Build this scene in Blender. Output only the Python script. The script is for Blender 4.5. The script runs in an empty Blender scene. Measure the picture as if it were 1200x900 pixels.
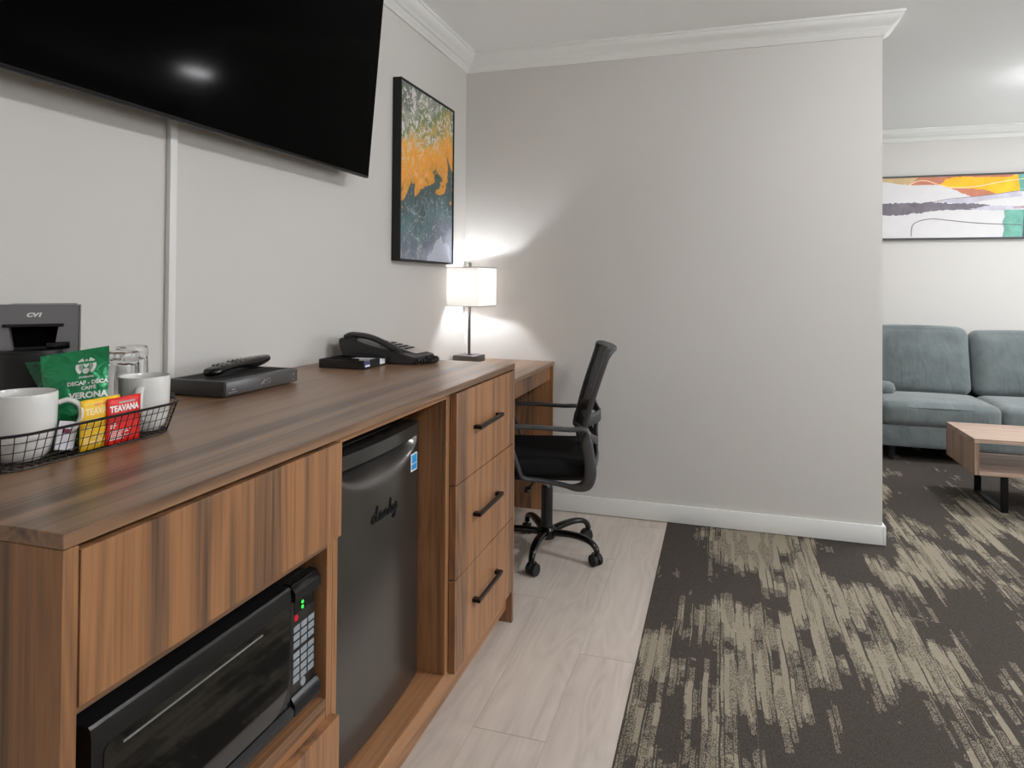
import bpy, bmesh, math, random
from mathutils import Vector, Matrix, noise as mnoise
random.seed(7)
C = bpy.context.scene.collection
PI = math.pi

# ------------------------------------------------------------------ materials
def lin(c):
    def f(v):
        v /= 255.0
        return v / 12.92 if v <= 0.04045 else ((v + 0.055) / 1.055) ** 2.4
    return (f(c[0]), f(c[1]), f(c[2]), 1.0)

class NT:
    def __init__(s, name):
        s.m = bpy.data.materials.new(name)
        s.m.use_nodes = True
        s.t = s.m.node_tree
        s.t.nodes.clear()
        s.out = s.n('ShaderNodeOutputMaterial')
        s.b = s.n('ShaderNodeBsdfPrincipled')
        s.l(s.b.outputs[0], s.out.inputs[0])
    def n(s, t, **k):
        x = s.t.nodes.new(t)
        for a, v in k.items():
            setattr(x, a, v)
        return x
    def l(s, a, b):
        s.t.links.new(a, b)
    def val(s, sock, v):
        if hasattr(v, 'is_linked') or isinstance(v, bpy.types.NodeSocket):
            s.l(v, sock)
        else:
            sock.default_value = v
    def math(s, op, a, b=0.0, c=0.0):
        x = s.n('ShaderNodeMath', operation=op)
        s.val(x.inputs[0], a); s.val(x.inputs[1], b); s.val(x.inputs[2], c)
        return x.outputs[0]
    def sep(s, v):
        x = s.n('ShaderNodeSeparateXYZ'); s.l(v, x.inputs[0]); return x.outputs
    def comb(s, a, b, c):
        x = s.n('ShaderNodeCombineXYZ')
        for i, v in enumerate((a, b, c)): s.val(x.inputs[i], v)
        return x.outputs[0]
    def noise(s, vec, scale=1.0, detail=2.0, rough=0.5, dist=0.0):
        x = s.n('ShaderNodeTexNoise')
        s.l(vec, x.inputs['Vector'])
        x.inputs['Scale'].default_value = scale; x.inputs['Detail'].default_value = detail
        x.inputs['Roughness'].default_value = rough; x.inputs['Distortion'].default_value = dist
        return x.outputs['Fac']
    def ramp(s, fac, stops, interp='LINEAR'):
        x = s.n('ShaderNodeValToRGB'); s.l(fac, x.inputs[0])
        e = x.color_ramp; e.interpolation = interp
        while len(e.elements) > 1: e.elements.remove(e.elements[-1])
        e.elements[0].position = stops[0][0]; e.elements[0].color = stops[0][1]
        for p, c in stops[1:]:
            q = e.elements.new(p); q.color = c
        return x.outputs[0]
    def mix(s, f, a, b, mode='MIX'):
        x = s.n('ShaderNodeMix', data_type='RGBA', blend_type=mode)
        s.val(x.inputs[0], f); s.val(x.inputs[6], a); s.val(x.inputs[7], b)
        return x.outputs[2]
    def obj(s):
        return s.n('ShaderNodeTexCoord').outputs['Object']
    def bump(s, h, strength=0.3, dist=0.002):
        x = s.n('ShaderNodeBump'); s.l(h, x.inputs['Height'])
        x.inputs['Strength'].default_value = strength; x.inputs['Distance'].default_value = dist
        s.l(x.outputs[0], s.b.inputs['Normal'])
    def set(s, **k):
        for a, v in k.items():
            s.val(s.b.inputs[a.replace('_', ' ')], v)
        return s

def plain(name, rgb, rough=0.5, metal=0.0, spec=0.5, nscale=0, namp=0.05, bump=0.0, bscale=300, coat=0.0):
    t = NT(name)
    co = t.obj()
    base = lin(rgb)
    if nscale:
        f = t.noise(co, nscale, 3)
        lo = tuple(c * (1 - namp) for c in base[:3]) + (1,); hi = tuple(min(1, c * (1 + namp)) for c in base[:3]) + (1,)
        t.l(t.ramp(f, [(0.3, lo), (0.7, hi)]), t.b.inputs['Base Color'])
    else:
        t.b.inputs['Base Color'].default_value = base
    t.set(Roughness=rough, Metallic=metal)
    t.b.inputs['Specular IOR Level'].default_value = spec
    t.b.inputs['Coat Weight'].default_value = coat
    if bump: t.bump(t.noise(co, bscale, 3), bump, 0.001)
    return t.m

def wood(name, axis, tones, rough=0.38, across=11.0, coat=0.0, spec=0.4, vary=1.0):
    """veneer whose grain runs along AXIS"""
    t = NT(name)
    co = t.obj()
    rnd = t.n('ShaderNodeObjectInfo').outputs['Random']
    off = t.comb(t.math('MULTIPLY', rnd, 37.0 * vary), t.math('MULTIPLY', rnd, 17.0 * vary), t.math('MULTIPLY', rnd, 53.0 * vary))
    v = t.n('ShaderNodeVectorMath', operation='ADD'); t.l(co, v.inputs[0]); t.l(off, v.inputs[1])
    def scaled(al, ac):
        m = t.n('ShaderNodeVectorMath', operation='MULTIPLY'); t.l(v.outputs[0], m.inputs[0])
        sc = [ac, ac, ac]; sc['XYZ'.index(axis)] = al
        m.inputs[1].default_value = sc
        return m.outputs[0]
    band = t.noise(scaled(0.16, across * 1.5), 1.0, 2.5, 0.55, 0.0)
    wide = t.noise(scaled(0.10, across * 0.55), 1.0, 1.0)
    fine = t.noise(scaled(3.0, 170.0), 1.0, 3.0, 0.6)
    fig = t.noise(scaled(0.7, across * 0.8), 1.0, 1.0, 0.4, 0.0)
    ring = t.math('PINGPONG', t.math('MULTIPLY', fig, 13.0), 0.5)
    f = t.math('ADD', t.math('MULTIPLY', band, 0.62), t.math('MULTIPLY', wide, 0.38))
    f = t.math('ADD', f, t.math('MULTIPLY', t.math('SUBTRACT', fine, 0.5), 0.22))
    f = t.math('ADD', f, t.math('MULTIPLY', t.math('SUBTRACT', ring, 0.25), 0.14))
    d, m_, l_, g = [lin(c) for c in tones]
    col = t.ramp(f, [(0.36, d), (0.43, g), (0.485, m_), (0.56, l_), (0.63, m_), (0.70, g)])
    t.l(col, t.b.inputs['Base Color'])
    t.set(Roughness=rough); t.b.inputs['Specular IOR Level'].default_value = spec
    t.b.inputs['Coat Weight'].default_value = coat
    t.bump(fine, 0.08, 0.0006)
    return t.m

WALNUT = ((84, 60, 44), (141, 99, 67), (163, 117, 79), (115, 87, 66))
TOPW = ((92, 68, 50), (136, 103, 77), (150, 116, 87), (113, 88, 69))
M = {}
M['wood_z'] = wood('walnut_vertical', 'Z', WALNUT, vary=0.0)
M['wood_y'] = wood('walnut_lengthwise', 'Y', WALNUT)
M['wood_x'] = wood('walnut_crosswise', 'X', WALNUT)
M['wood_top'] = wood('walnut_worktop', 'Y', TOPW, 0.30, 12.0, 0.0, 0.5)
M['wood_dark'] = wood('walnut_interior', 'Z', ((70, 45, 30), (116, 77, 48), (132, 90, 58), (92, 62, 42)))
M['wood_table'] = wood('pale_walnut_y', 'Y', ((146, 121, 106), (178, 152, 135), (194, 170, 153), (160, 136, 121)), 0.4, 16)
M['wood_table_x'] = wood('pale_walnut_x', 'X', ((146, 121, 106), (178, 152, 135), (194, 170, 153), (160, 136, 121)), 0.4, 16)
M['wood_table_z'] = wood('pale_walnut_z', 'Z', ((140, 116, 98), (172, 144, 124), (186, 160, 140), (154, 129, 112)), 0.4, 18)
M['wall'] = plain('wall_paint', (207, 204, 199), 0.75, spec=0.2, nscale=1.2, namp=0.012, bump=0.06, bscale=500)
M['trim'] = plain('trim_paint', (226, 226, 222), 0.45, spec=0.4)
M['ceiling'] = plain('ceiling_texture', (238, 239, 238), 0.95, spec=0.1, bump=0.25, bscale=90)
M['black_plastic'] = plain('black_plastic', (24, 24, 25), 0.38, bump=0.03)
M['black_gloss'] = plain('black_gloss', (9, 9, 10), 0.12)
M['black_matte'] = plain('black_matte', (17, 17, 18), 0.6)
M['void_black'] = plain('flat_black', (6, 6, 6), 0.9, spec=0.05)
M['dark_grey'] = plain('dark_grey_plastic', (58, 58, 60), 0.45)
M['chair_plastic'] = plain('chair_plastic', (64, 64, 65), 0.42, bump=0.05, bscale=900)
M['chair_fabric'] = plain('chair_fabric', (22, 22, 23), 0.9, spec=0.2, nscale=60, namp=0.15, bump=0.3, bscale=700)
M['black_metal'] = plain('black_metal', (26, 26, 27), 0.35, 0.6)
M['pull_metal'] = plain('dark_bronze_pull', (34, 27, 25), 0.35, 0.6)
M['chrome'] = plain('brushed_chrome', (190, 190, 190), 0.25, 1.0)
M['grey_metal'] = plain('grey_metal', (108, 104, 104), 0.35, 0.8)
M['screen'] = plain('screen_glass', (1, 1, 1), 0.09, spec=0.025)
M['bezel'] = plain('screen_bezel', (4, 4, 4), 0.4, spec=0.2)
M['white_ceramic'] = plain('white_ceramic', (222, 221, 217), 0.18, coat=0.3)
M['white_plastic'] = plain('white_plastic', (212, 212, 212), 0.4)
M['white_print'] = plain('white_print', (235, 238, 234), 0.5)
M['fridge'] = plain('black_stainless', (104, 102, 99), 0.25, 0.85, bump=0.02, bscale=800)
M['fridge_dark'] = plain('fridge_body', (20, 20, 20), 0.45)
M['fridge_strip'] = plain('fridge_strip', (52, 52, 50), 0.18)
M['emblem'] = plain('dark_emblem', (12, 12, 13), 0.65, spec=0.2)
M['blue_label'] = plain('blue_label', (45, 150, 215), 0.4)
M['micro'] = plain('microwave_shell', (26, 26, 27), 0.22)
M['micro_glass'] = plain('microwave_glass', (12, 12, 12), 0.04, spec=0.9)
M['micro_panel'] = plain('microwave_panel', (40, 38, 36), 0.3)
M['keys'] = plain('keypad_grey', (140, 148, 154), 0.5, nscale=900, namp=0.25)
M['silver'] = plain('silver_line', (165, 165, 160), 0.3, 0.6)
M['phone'] = plain('phone_plastic', (50, 48, 49), 0.42)
M['phone_paper'] = plain('phone_label', (196, 184, 178), 0.6)
M['brewer'] = plain('brewer_panel', (126, 124, 128), 0.36, 0.2)
M['stb'] = plain('box_shell', (62, 61, 62), 0.42, bump=0.1, bscale=900)
M['stb_front'] = plain('box_front', (74, 73, 73), 0.28)
M['wire'] = plain('black_wire', (34, 32, 31), 0.4, 0.5)
M['yellow'] = plain('yellow_paper', (246, 198, 42), 0.4, nscale=120, namp=0.04)
M['yellow_print'] = plain('pale_print', (250, 226, 170), 0.5)
M['orange_print'] = plain('coral_print', (240, 140, 90), 0.5)
M['red'] = plain('red_paper', (228, 42, 38), 0.4, nscale=120, namp=0.04)
M['violet_packet'] = plain('violet_packet', (62, 58, 120), 0.4)
M['white_packet'] = plain('white_packet', (215, 213, 220), 0.5)
M['maroon_print'] = plain('maroon_print', (122, 40, 60), 0.5)

def foil(name, rgb):
    t = NT(name); co = t.obj()
    t.b.inputs['Base Color'].default_value = lin(rgb)
    t.set(Roughness=0.30, Metallic=0.3); t.b.inputs['Coat Weight'].default_value = 0.5
    t.bump(t.noise(co, 42, 2, 0.5, 1.2), 0.8, 0.010)
    return t.m
M['green_foil'] = foil('green_foil', (16, 142, 86))
M['dark_green_foil'] = foil('dark_green_foil', (28, 92, 62))

def sofa_mat():
    t = NT('teal_velvet'); co = t.obj()
    big = t.noise(co, 4.5, 3, 0.6, 0.4)
    t.l(t.ramp(big, [(0.3, lin((92, 99, 99))), (0.5, lin((104, 112, 112))), (0.72, lin((116, 124, 123)))]), t.b.inputs['Base Color'])
    t.set(Roughness=0.85); t.b.inputs['Sheen Weight'].default_value = 0.35; t.b.inputs['Specular IOR Level'].default_value = 0.2
    xyz = t.sep(co)
    v = t.comb(t.math('MULTIPLY', xyz[0], 22.0), t.math('MULTIPLY', xyz[1], 8.0), t.math('MULTIPLY', xyz[2], 7.0))
    wr = t.noise(v, 1.0, 2, 0.5, 0.8)
    fine = t.noise(co, 350, 2)
    t.bump(t.math('ADD', wr, t.math('MULTIPLY', fine, 0.04)), 0.5, 0.012)
    return t.m
M['sofa'] = sofa_mat()

def plank_mat():
    t = NT('pale_oak_planks'); co = t.obj(); x, y, z = t.sep(co)
    Wd, L = 0.20, 1.22
    u = t.math('DIVIDE', t.math('SUBTRACT', x, 0.12), Wd)
    row = t.math('FLOOR', u)
    off = t.math('MULTIPLY', row, 0.441)
    yy = t.math('DIVIDE', t.math('ADD', t.math('SUBTRACT', y, 0.952), t.math('MULTIPLY', t.math('SUBTRACT', row, 4.0), -0.441)), L)
    colm = t.math('FLOOR', yy)
    wn = t.n('ShaderNodeTexWhiteNoise', noise_dimensions='2D')
    t.l(t.comb(row, colm, 0.0), wn.inputs['Vector'])
    r = wn.outputs['Value']
    v = t.comb(t.math('ADD', t.math('MULTIPLY', x, 26.0), t.math('MULTIPLY', r, 60.0)), t.math('ADD', t.math('MULTIPLY', y, 1.3), t.math('MULTIPLY', r, 31.0)), 0.0)
    g1 = t.noise(v, 1.0, 3, 0.55, 0.5)
    v2 = t.comb(t.math('ADD', t.math('MULTIPLY', x, 9.0), t.math('MULTIPLY', r, 20.0)), t.math('ADD', t.math('MULTIPLY', y, 1.6), t.math('MULTIPLY', r, 11.0)), 0.0)
    g2 = t.math('PINGPONG', t.math('MULTIPLY', t.noise(v2, 1.0, 1, 0.5, 0.3), 9.0), 0.5)
    v3 = t.comb(t.math('MULTIPLY', x, 260.0), t.math('MULTIPLY', y, 9.0), 0.0)
    g3 = t.noise(v3, 1.0, 2)
    f = t.math('ADD', t.math('MULTIPLY', g1, 0.55), t.math('MULTIPLY', g2, 0.25))
    f = t.math('ADD', f, t.math('MULTIPLY', g3, 0.2))
    f = t.math('ADD', f, t.math('MULTIPLY', t.math('SUBTRACT', r, 0.5), 0.12))
    col = t.ramp(f, [(0.28, lin((184, 173, 162))), (0.42, lin((197, 186, 175))), (0.58, lin((206, 195, 184))), (0.75, lin((212, 202, 191)))])
    fu = t.math('FRACT', u); fy = t.math('FRACT', yy)
    e1 = t.math('LESS_THAN', t.math('MINIMUM', fu, t.math('SUBTRACT', 1.0, fu)), 0.006)
    e2 = t.math('LESS_THAN', t.math('MINIMUM', fy, t.math('SUBTRACT', 1.0, fy)), 0.0010)
    e = t.math('MAXIMUM', t.math('MULTIPLY', e1, 0.35), t.math('MULTIPLY', e2, 0.8))
    t.l(t.mix(e, col, lin((132, 120, 110))), t.b.inputs['Base Color'])
    t.set(Roughness=0.42); t.b.inputs['Specular IOR Level'].default_value = 0.4
    t.bump(t.math('ADD', g3, t.math('MULTIPLY', e, -3.0)), 0.06, 0.001)
    return t.m
M['planks'] = plank_mat()

def carpet_mat():
    t = NT('streaked_carpet'); co = t.obj(); x, y, z = t.sep(co)
    wob = t.noise(t.comb(t.math('MULTIPLY', x, 9.0), t.math('MULTIPLY', y, 5.0), 0.0), 1.0, 2)
    xw = t.math('ADD', x, t.math('MULTIPLY', t.math('SUBTRACT', wob, 0.5), 0.014))
    def layer(w, seed, sx, sy, jitter):
        k = t.math('FLOOR', t.math('DIVIDE', t.math('ADD', xw, seed), w))
        wn = t.n('ShaderNodeTexWhiteNoise', noise_dimensions='1D'); t.l(t.math('ADD', k, seed * 7.3), wn.inputs['W'])
        r = wn.outputs['Value']
        xs = t.math('MULTIPLY', k, w)
        yj = t.math('ADD', y, t.math('MULTIPLY', r, jitter))
        nn = t.noise(t.comb(t.math('MULTIPLY', xs, sx), t.math('ADD', t.math('MULTIPLY', yj, sy), seed), seed * 3.1), 1.0, 1.5, 0.5)
        fr = t.math('FRACT', t.math('DIVIDE', t.math('ADD', xw, seed), w))
        gap = t.math('MULTIPLY', t.math('LESS_THAN', fr, 0.10), 0.10)
        return t.math('SUBTRACT', nn, gap), r
    a, ra = layer(0.050, 3.7, 2.1, 1.75, 0.34)
    b, rb = layer(0.021, 11.3, 2.3, 2.0, 0.50)
    c, rc_ = layer(0.034, 23.9, 5.5, 3.4, 0.30)
    grain = t.noise(co, 330.0, 2, 0.7)
    edge = t.math('MULTIPLY', t.math('SUBTRACT', t.noise(co, 30.0, 2), 0.5), 0.05)
    m = t.math('ADD', t.math('ADD', t.math('MULTIPLY', a, 0.50), t.math('MULTIPLY', b, 0.24)), t.math('ADD', t.math('MULTIPLY', c, 0.26), edge))
    solid = t.math('GREATER_THAN', m, 0.510)
    spk_zone = t.math('GREATER_THAN', m, 0.482)
    speck = t.math('GREATER_THAN', grain, 0.50)
    # worn streaks: some of the pale streaks are speckled instead of solid
    worn = t.math('GREATER_THAN', t.noise(t.comb(t.math('MULTIPLY', xw, 30.0), t.math('MULTIPLY', y, 2.6), 4.0), 1.0, 1), 0.53)
    solid2 = t.math('MULTIPLY', solid, t.math('MAXIMUM', t.math('SUBTRACT', 1.0, worn), speck))
    pale = t.math('MAXIMUM', t.math('MULTIPLY', solid, t.math('MAXIMUM', solid2, 0.30)), t.math('MULTIPLY', t.math('MULTIPLY', spk_zone, speck), 0.75))
    dk = t.ramp(grain, [(0.25, lin((58, 53, 48))), (0.75, lin((96, 90, 84)))])
    lt = t.ramp(grain, [(0.25, lin((128, 119, 103))), (0.75, lin((180, 170, 151)))])
    t.l(t.mix(pale, dk, lt), t.b.inputs['Base Color'])
    t.set(Roughness=1.0); t.b.inputs['Specular IOR Level'].default_value = 0.05
    t.bump(grain, 0.8, 0.006)
    return t.m
M['carpet'] = carpet_mat()

def tree_art():
    """loose abstract: pale flecks on top, orange in the middle, slate and teal below"""
    t = NT('abstract_canvas'); co = t.obj(); x, y, z = t.sep(co)
    n1 = t.noise(co, 7, 4, 0.65, 0.8); n2 = t.noise(co, 26, 4, 0.7, 1.2); n3 = t.noise(co, 70, 3, 0.7, 1.5); n4 = t.noise(co, 4, 2, 0.5, 0.3)
    h = t.math('ADD', t.math('DIVIDE', z, 0.79), t.math('MULTIPLY', t.math('SUBTRACT', t.noise(co, 5, 5, 0.6, 0.8), 0.5), 0.75))
    h = t.math('ADD', h, t.math('MULTIPLY', t.math('SUBTRACT', y, 0.3), -0.35))
    base = t.ramp(h, [(0.02, lin((150, 156, 170))), (0.16, lin((108, 116, 132))), (0.28, lin((88, 118, 122))), (0.40, lin((66, 86, 92))), (0.455, lin((74, 92, 84))), (0.47, lin((214, 150, 56))), (0.56, lin((240, 160, 44))), (0.68, lin((236, 172, 70))), (0.76, lin((196, 168, 96))), (0.84, lin((118, 134, 88))), (0.93, lin((160, 164, 150))), (1.05, lin((110, 118, 104)))])
    fleck = t.math('GREATER_THAN', n2, 0.545)
    topmask = t.ramp(h, [(0.45, (0.03, 0.03, 0.03, 1)), (0.62, (0.35, 0.35, 0.35, 1)), (0.80, (1, 1, 1, 1))])
    c = t.mix(t.math('MULTIPLY', fleck, topmask), base, lin((218, 212, 206)))
    dark = t.math('MULTIPLY', t.math('GREATER_THAN', n3, 0.62), t.ramp(h, [(0.5, (0.08, 0.08, 0.08, 1)), (0.8, (0.6, 0.6, 0.6, 1))]))
    c = t.mix(dark, c, lin((70, 76, 60)))
    swirl = t.math('MULTIPLY', t.math('LESS_THAN', t.math('ABSOLUTE', t.math('SUBTRACT', t.noise(co, 9, 2, 0.5, 2.0), 0.5)), 0.012), t.ramp(h, [(0.38, (0.7, 0.7, 0.7, 1)), (0.46, (0, 0, 0, 1))]))
    c = t.mix(swirl, c, lin((176, 180, 176)))
    # pale wedge at the foot of the canvas
    yc = t.math('ABSOLUTE', t.math('SUBTRACT', y, 0.46))
    wedge = t.math('LESS_THAN', t.math('ADD', z, t.math('MULTIPLY', t.math('SUBTRACT', n1, 0.5), 0.30)), t.math('SUBTRACT', 0.12, t.math('MULTIPLY', yc, 0.7)))
    c = t.mix(t.math('MULTIPLY', wedge, 0.9), c, lin((190, 196, 212)))
    t.l(c, t.b.inputs['Base Color']); t.set(Roughness=0.55)
    t.bump(n2, 0.3, 0.002)
    return t.m
M['tree_art'] = tree_art()

def paint(name, rgb, amp=0.12):
    return plain(name, rgb, 0.6, spec=0.2, nscale=14, namp=amp, bump=0.2, bscale=60)

def mesh_fabric():
    t = NT('chair_mesh'); co = t.obj(); x, y, z = t.sep(co)
    w = 0.006
    a = t.math('LESS_THAN', t.math('FRACT', t.math('DIVIDE', t.math('ADD', y, z), w)), 0.76)
    b = t.math('LESS_THAN', t.math('FRACT', t.math('DIVIDE', t.math('SUBTRACT', y, z), w)), 0.76)
    al = t.math('MAXIMUM', t.math('MAXIMUM', a, b), 0.0)
    t.b.inputs['Base Color'].default_value = lin((27, 27, 29)); t.set(Roughness=0.8, Alpha=al)
    return t.m
M['chair_mesh'] = mesh_fabric()

def shade_mat():
    t = NT('white_linen_shade'); t.t.nodes.remove(t.b)
    d = t.n('ShaderNodeBsdfDiffuse'); tr = t.n('ShaderNodeBsdfTranslucent'); mx = t.n('ShaderNodeMixShader')
    f = t.noise(t.obj(), 240, 2)
    t.l(t.ramp(f, [(0.3, lin((236, 233, 229))), (0.7, lin((248, 246, 243)))]), d.inputs[0]); tr.inputs[0].default_value = lin((250, 246, 242))
    mx.inputs[0].default_value = 0.32
    t.l(d.outputs[0], mx.inputs[1]); t.l(tr.outputs[0], mx.inputs[2]); t.l(mx.outputs[0], t.out.inputs[0])
    return t.m
M['shade'] = shade_mat()

def glass_mat(name, rgb=(250, 250, 250), rough=0.02, thin=False):
    t = NT(name)
    t.b.inputs['Base Color'].default_value = lin(rgb); t.set(Roughness=rough, IOR=1.45)
    t.b.inputs['Transmission Weight'].default_value = 1.0
    return t.m
M['glass'] = glass_mat('clear_glass')

def emit(name, rgb, s):
    t = NT(name); t.t.nodes.remove(t.b)
    e = t.n('ShaderNodeEmission'); e.inputs[0].default_value = lin(rgb); e.inputs[1].default_value = s
    t.l(e.outputs[0], t.out.inputs[0]); return t.m
M['led_front_added'] = emit('added_downlight_led', (250, 251, 255), 66)  # glow of the added, unseen front-room lights
M['led_back'] = emit('lounge_downlight_led', (252, 252, 255), 72)
M['bulb'] = emit('lamp_bulb', (244, 248, 255), 190)
M['green_led'] = emit('green_digits', (40, 255, 60), 1.6)
M['red_led'] = plain('red_button', (215, 25, 40), 0.35)

# ------------------------------------------------------------------ mesh helpers
def box(bm, x0, x1, y0, y1, z0, z1, bev=0.0, seg=2):
    mt = Matrix.Translation(((x0 + x1) / 2, (y0 + y1) / 2, (z0 + z1) / 2)) @ Matrix.Diagonal((abs(x1 - x0), abs(y1 - y0), abs(z1 - z0), 1))
    r = bmesh.ops.create_cube(bm, size=1.0, matrix=mt)
    if bev:
        ed = list({e for v in r['verts'] for e in v.link_edges})
        bmesh.ops.bevel(bm, geom=ed, offset=bev, segments=seg, affect='EDGES', profile=0.5)
    return bm

def B(*a, **k):
    return box(bmesh.new(), *a, **k)

def prism(bm, poly, axis, a, b):
    """closed 2-D outline extruded along an axis; (u, v) are the other two axes in order"""
    def P(u, v, w):
        return {'X': (w, u, v), 'Y': (u, w, v), 'Z': (u, v, w)}[axis]
    v0 = [bm.verts.new(P(u, v, a)) for u, v in poly]; v1 = [bm.verts.new(P(u, v, b)) for u, v in poly]
    n = len(poly)
    fs = [bm.faces.new(v0), bm.faces.new(v1)]
    for i in range(n):
        fs.append(bm.faces.new((v0[i], v0[(i + 1) % n], v1[(i + 1) % n], v1[i])))
    bmesh.ops.recalc_face_normals(bm, faces=fs)
    return bm

def smooth_path(pts, n=8, closed=False):
    P = [Vector(p) for p in pts]; out = []; m = len(P)
    rng = range(m) if closed else range(m - 1)
    for i in rng:
        if closed:
            a, b, c, d = P[(i - 1) % m], P[i], P[(i + 1) % m], P[(i + 2) % m]
        else:
            a, b, c, d = P[max(i - 1, 0)], P[i], P[i + 1], P[min(i + 2, m - 1)]
        for k in range(n):
            t = k / n
            out.append(0.5 * ((2 * b) + (c - a) * t + (2 * a - 5 * b + 4 * c - d) * t * t + (-a + 3 * b - 3 * c + d) * t ** 3))
    if not closed: out.append(P[-1].copy())
    return out

def tube(bm, pts, r, n=10, closed=False, side=None, r2=None, cap=True, power=2.0):
    """sweep an ellipse (r along SIDE, r2 across) along pts; r / r2 may be lists"""
    P = [Vector(p) for p in pts]; m = len(P); rings = []
    up = Vector(side) if side else None
    prev = None
    for i, p in enumerate(P):
        if closed: t = (P[(i + 1) % m] - P[i - 1])
        else: t = P[min(i + 1, m - 1)] - P[max(i - 1, 0)]
        t.normalize()
        if up is not None: s = up - t * up.dot(t)
        elif prev is not None: s = prev - t * prev.dot(t)
        else: s = t.orthogonal()
        if s.length < 1e-6: s = t.orthogonal()
        s.normalize(); prev = s; u = t.cross(s)
        ra = r[i] if isinstance(r, (list, tuple)) else r
        rb = ra if r2 is None else (r2[i] if isinstance(r2, (list, tuple)) else r2)
        ring = []
        for k in range(n):
            a = 2 * PI * k / n; ca, sa = math.cos(a), math.sin(a)
            if power != 2.0:
                ca = math.copysign(abs(ca) ** (2 / power), ca); sa = math.copysign(abs(sa) ** (2 / power), sa)
            ring.append(bm.verts.new(p + s * ra * ca + u * rb * sa))
        rings.append(ring)
    for i in range(m if closed else m - 1):
        A, Bq = rings[i], rings[(i + 1) % m]
        for k in range(n):
            bm.faces.new((A[k], A[(k + 1) % n], Bq[(k + 1) % n], Bq[k]))
    if not closed and cap:
        bm.faces.new(list(reversed(rings[0]))); bm.faces.new(rings[-1])
    return bm

def lathe(bm, prof, c, n=40, ax='Z'):
    """profile of (radius, height); revolve round a vertical line (or X / Y) through c"""
    c = Vector(c); rings = []
    def P(r, h, a):
        d = {'Z': Vector((r * math.cos(a), r * math.sin(a), h)), 'X': Vector((h, r * math.cos(a), r * math.sin(a))), 'Y': Vector((r * math.cos(a), h, r * math.sin(a)))}[ax]
        return c + d
    for r, h in prof:
        if r < 1e-6: rings.append([bm.verts.new(P(0, h, 0))])
        else: rings.append([bm.verts.new(P(r, h, 2 * PI * k / n)) for k in range(n)])
    fs = []
    for A, Bq in zip(rings, rings[1:]):
        for k in range(n):
            a0, a1 = A[k % len(A)], A[(k + 1) % len(A)]; b0, b1 = Bq[k % len(Bq)], Bq[(k + 1) % len(Bq)]
            vs = []
            for v in (a0, a1, b1, b0):
                if v not in vs: vs.append(v)
            if len(vs) >= 3: fs.append(bm.faces.new(vs))
    bmesh.ops.recalc_face_normals(bm, faces=fs)
    return bm

def cushion(bm, c, size, r, puff=(0, 0, 0), n=14, slump=None):
    """soft rounded block"""
    c = Vector(c); h = Vector(size) / 2; idx = {}
    def g(i):
        t = 2 * i / n - 1
        return math.copysign(abs(t) ** 0.72, t)
    def vert(i, j, k):
        key = (i, j, k)
        if key in idx: return idx[key]
        u = Vector((g(i), g(j), g(k)))
        p = Vector((u.x * h.x, u.y * h.y, u.z * h.z))
        q = Vector([max(-(h[a] - r), min(h[a] - r, p[a])) for a in range(3)])
        d = p - q
        if d.length > 1e-9: p = q + d.normalized() * r
        for a in range(3):
            o = [b for b in range(3) if b != a]
            p[a] += puff[a] * u[a] * (1 - u[o[0]] ** 2) * (1 - u[o[1]] ** 2)
        if slump: p = slump(p, u)
        idx[key] = bm.verts.new(c + p); return idx[key]
    for i in range(n):
        for j in range(n):
            for k, fl in ((0, True), (n, False)):
                for perm in range(3):
                    q = [(i, j), (i + 1, j), (i + 1, j + 1), (i, j + 1)]
                    if perm == 0: vs = [vert(a, b, k) for a, b in q]
                    elif perm == 1: vs = [vert(b, k, a) for a, b in q]
                    else: vs = [vert(k, a, b) for a, b in q]
                    if fl: vs.reverse()
                    bm.faces.new(vs)
    return bm

def finish(name, bm, mats, angle=38):
    for e in bm.edges:
        if len(e.link_faces) == 2:
            e.smooth = e.calc_face_angle(0) < math.radians(angle)
    for f in bm.faces: f.smooth = True
    me = bpy.data.meshes.new(name); bm.to_mesh(me); bm.free()
    for m in (mats if isinstance(mats, list) else [mats]): me.materials.append(m)
    return bpy.data.objects.new(name, me)

def thing(name, label, cat, loc=(0, 0, 0), rz=0.0, group=None):
    o = bpy.data.objects.new(name, None); C.objects.link(o)
    o.location = loc; o.rotation_euler = (0, 0, rz); o.empty_display_size = 0.05
    o['label'] = label; o['category'] = cat
    if group: o['group'] = group
    return o

def part(root, name, bm, mats, parent=None, local=False, label=None, angle=38):
    """one mesh under ROOT (or under one of its parts); bm in world coordinates unless local"""
    if not local:
        bmesh.ops.translate(bm, verts=bm.verts, vec=-Vector(root['_o']) if '_o' in root else -root.location)
    o = finish(name, bm, mats, angle); C.objects.link(o); o.parent = parent or root
    if label: o['label'] = label
    return o

def solo(name, bm, mats, label, cat, loc, rz=0.0, group=None, local=False, angle=38):
    if not local: bmesh.ops.translate(bm, verts=bm.verts, vec=-Vector(loc))
    o = finish(name, bm, mats, angle); C.objects.link(o); o.location = loc; o.rotation_euler = (0, 0, rz)
    o['label'] = label; o['category'] = cat
    if group: o['group'] = group
    return o

def struct(name, bm, mats, label=None, parent=None):
    o = finish(name, bm, mats); C.objects.link(o)
    if parent: o.parent = parent
    else: o['kind'] = 'structure'
    if label: o['label'] = label
    return o

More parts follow.
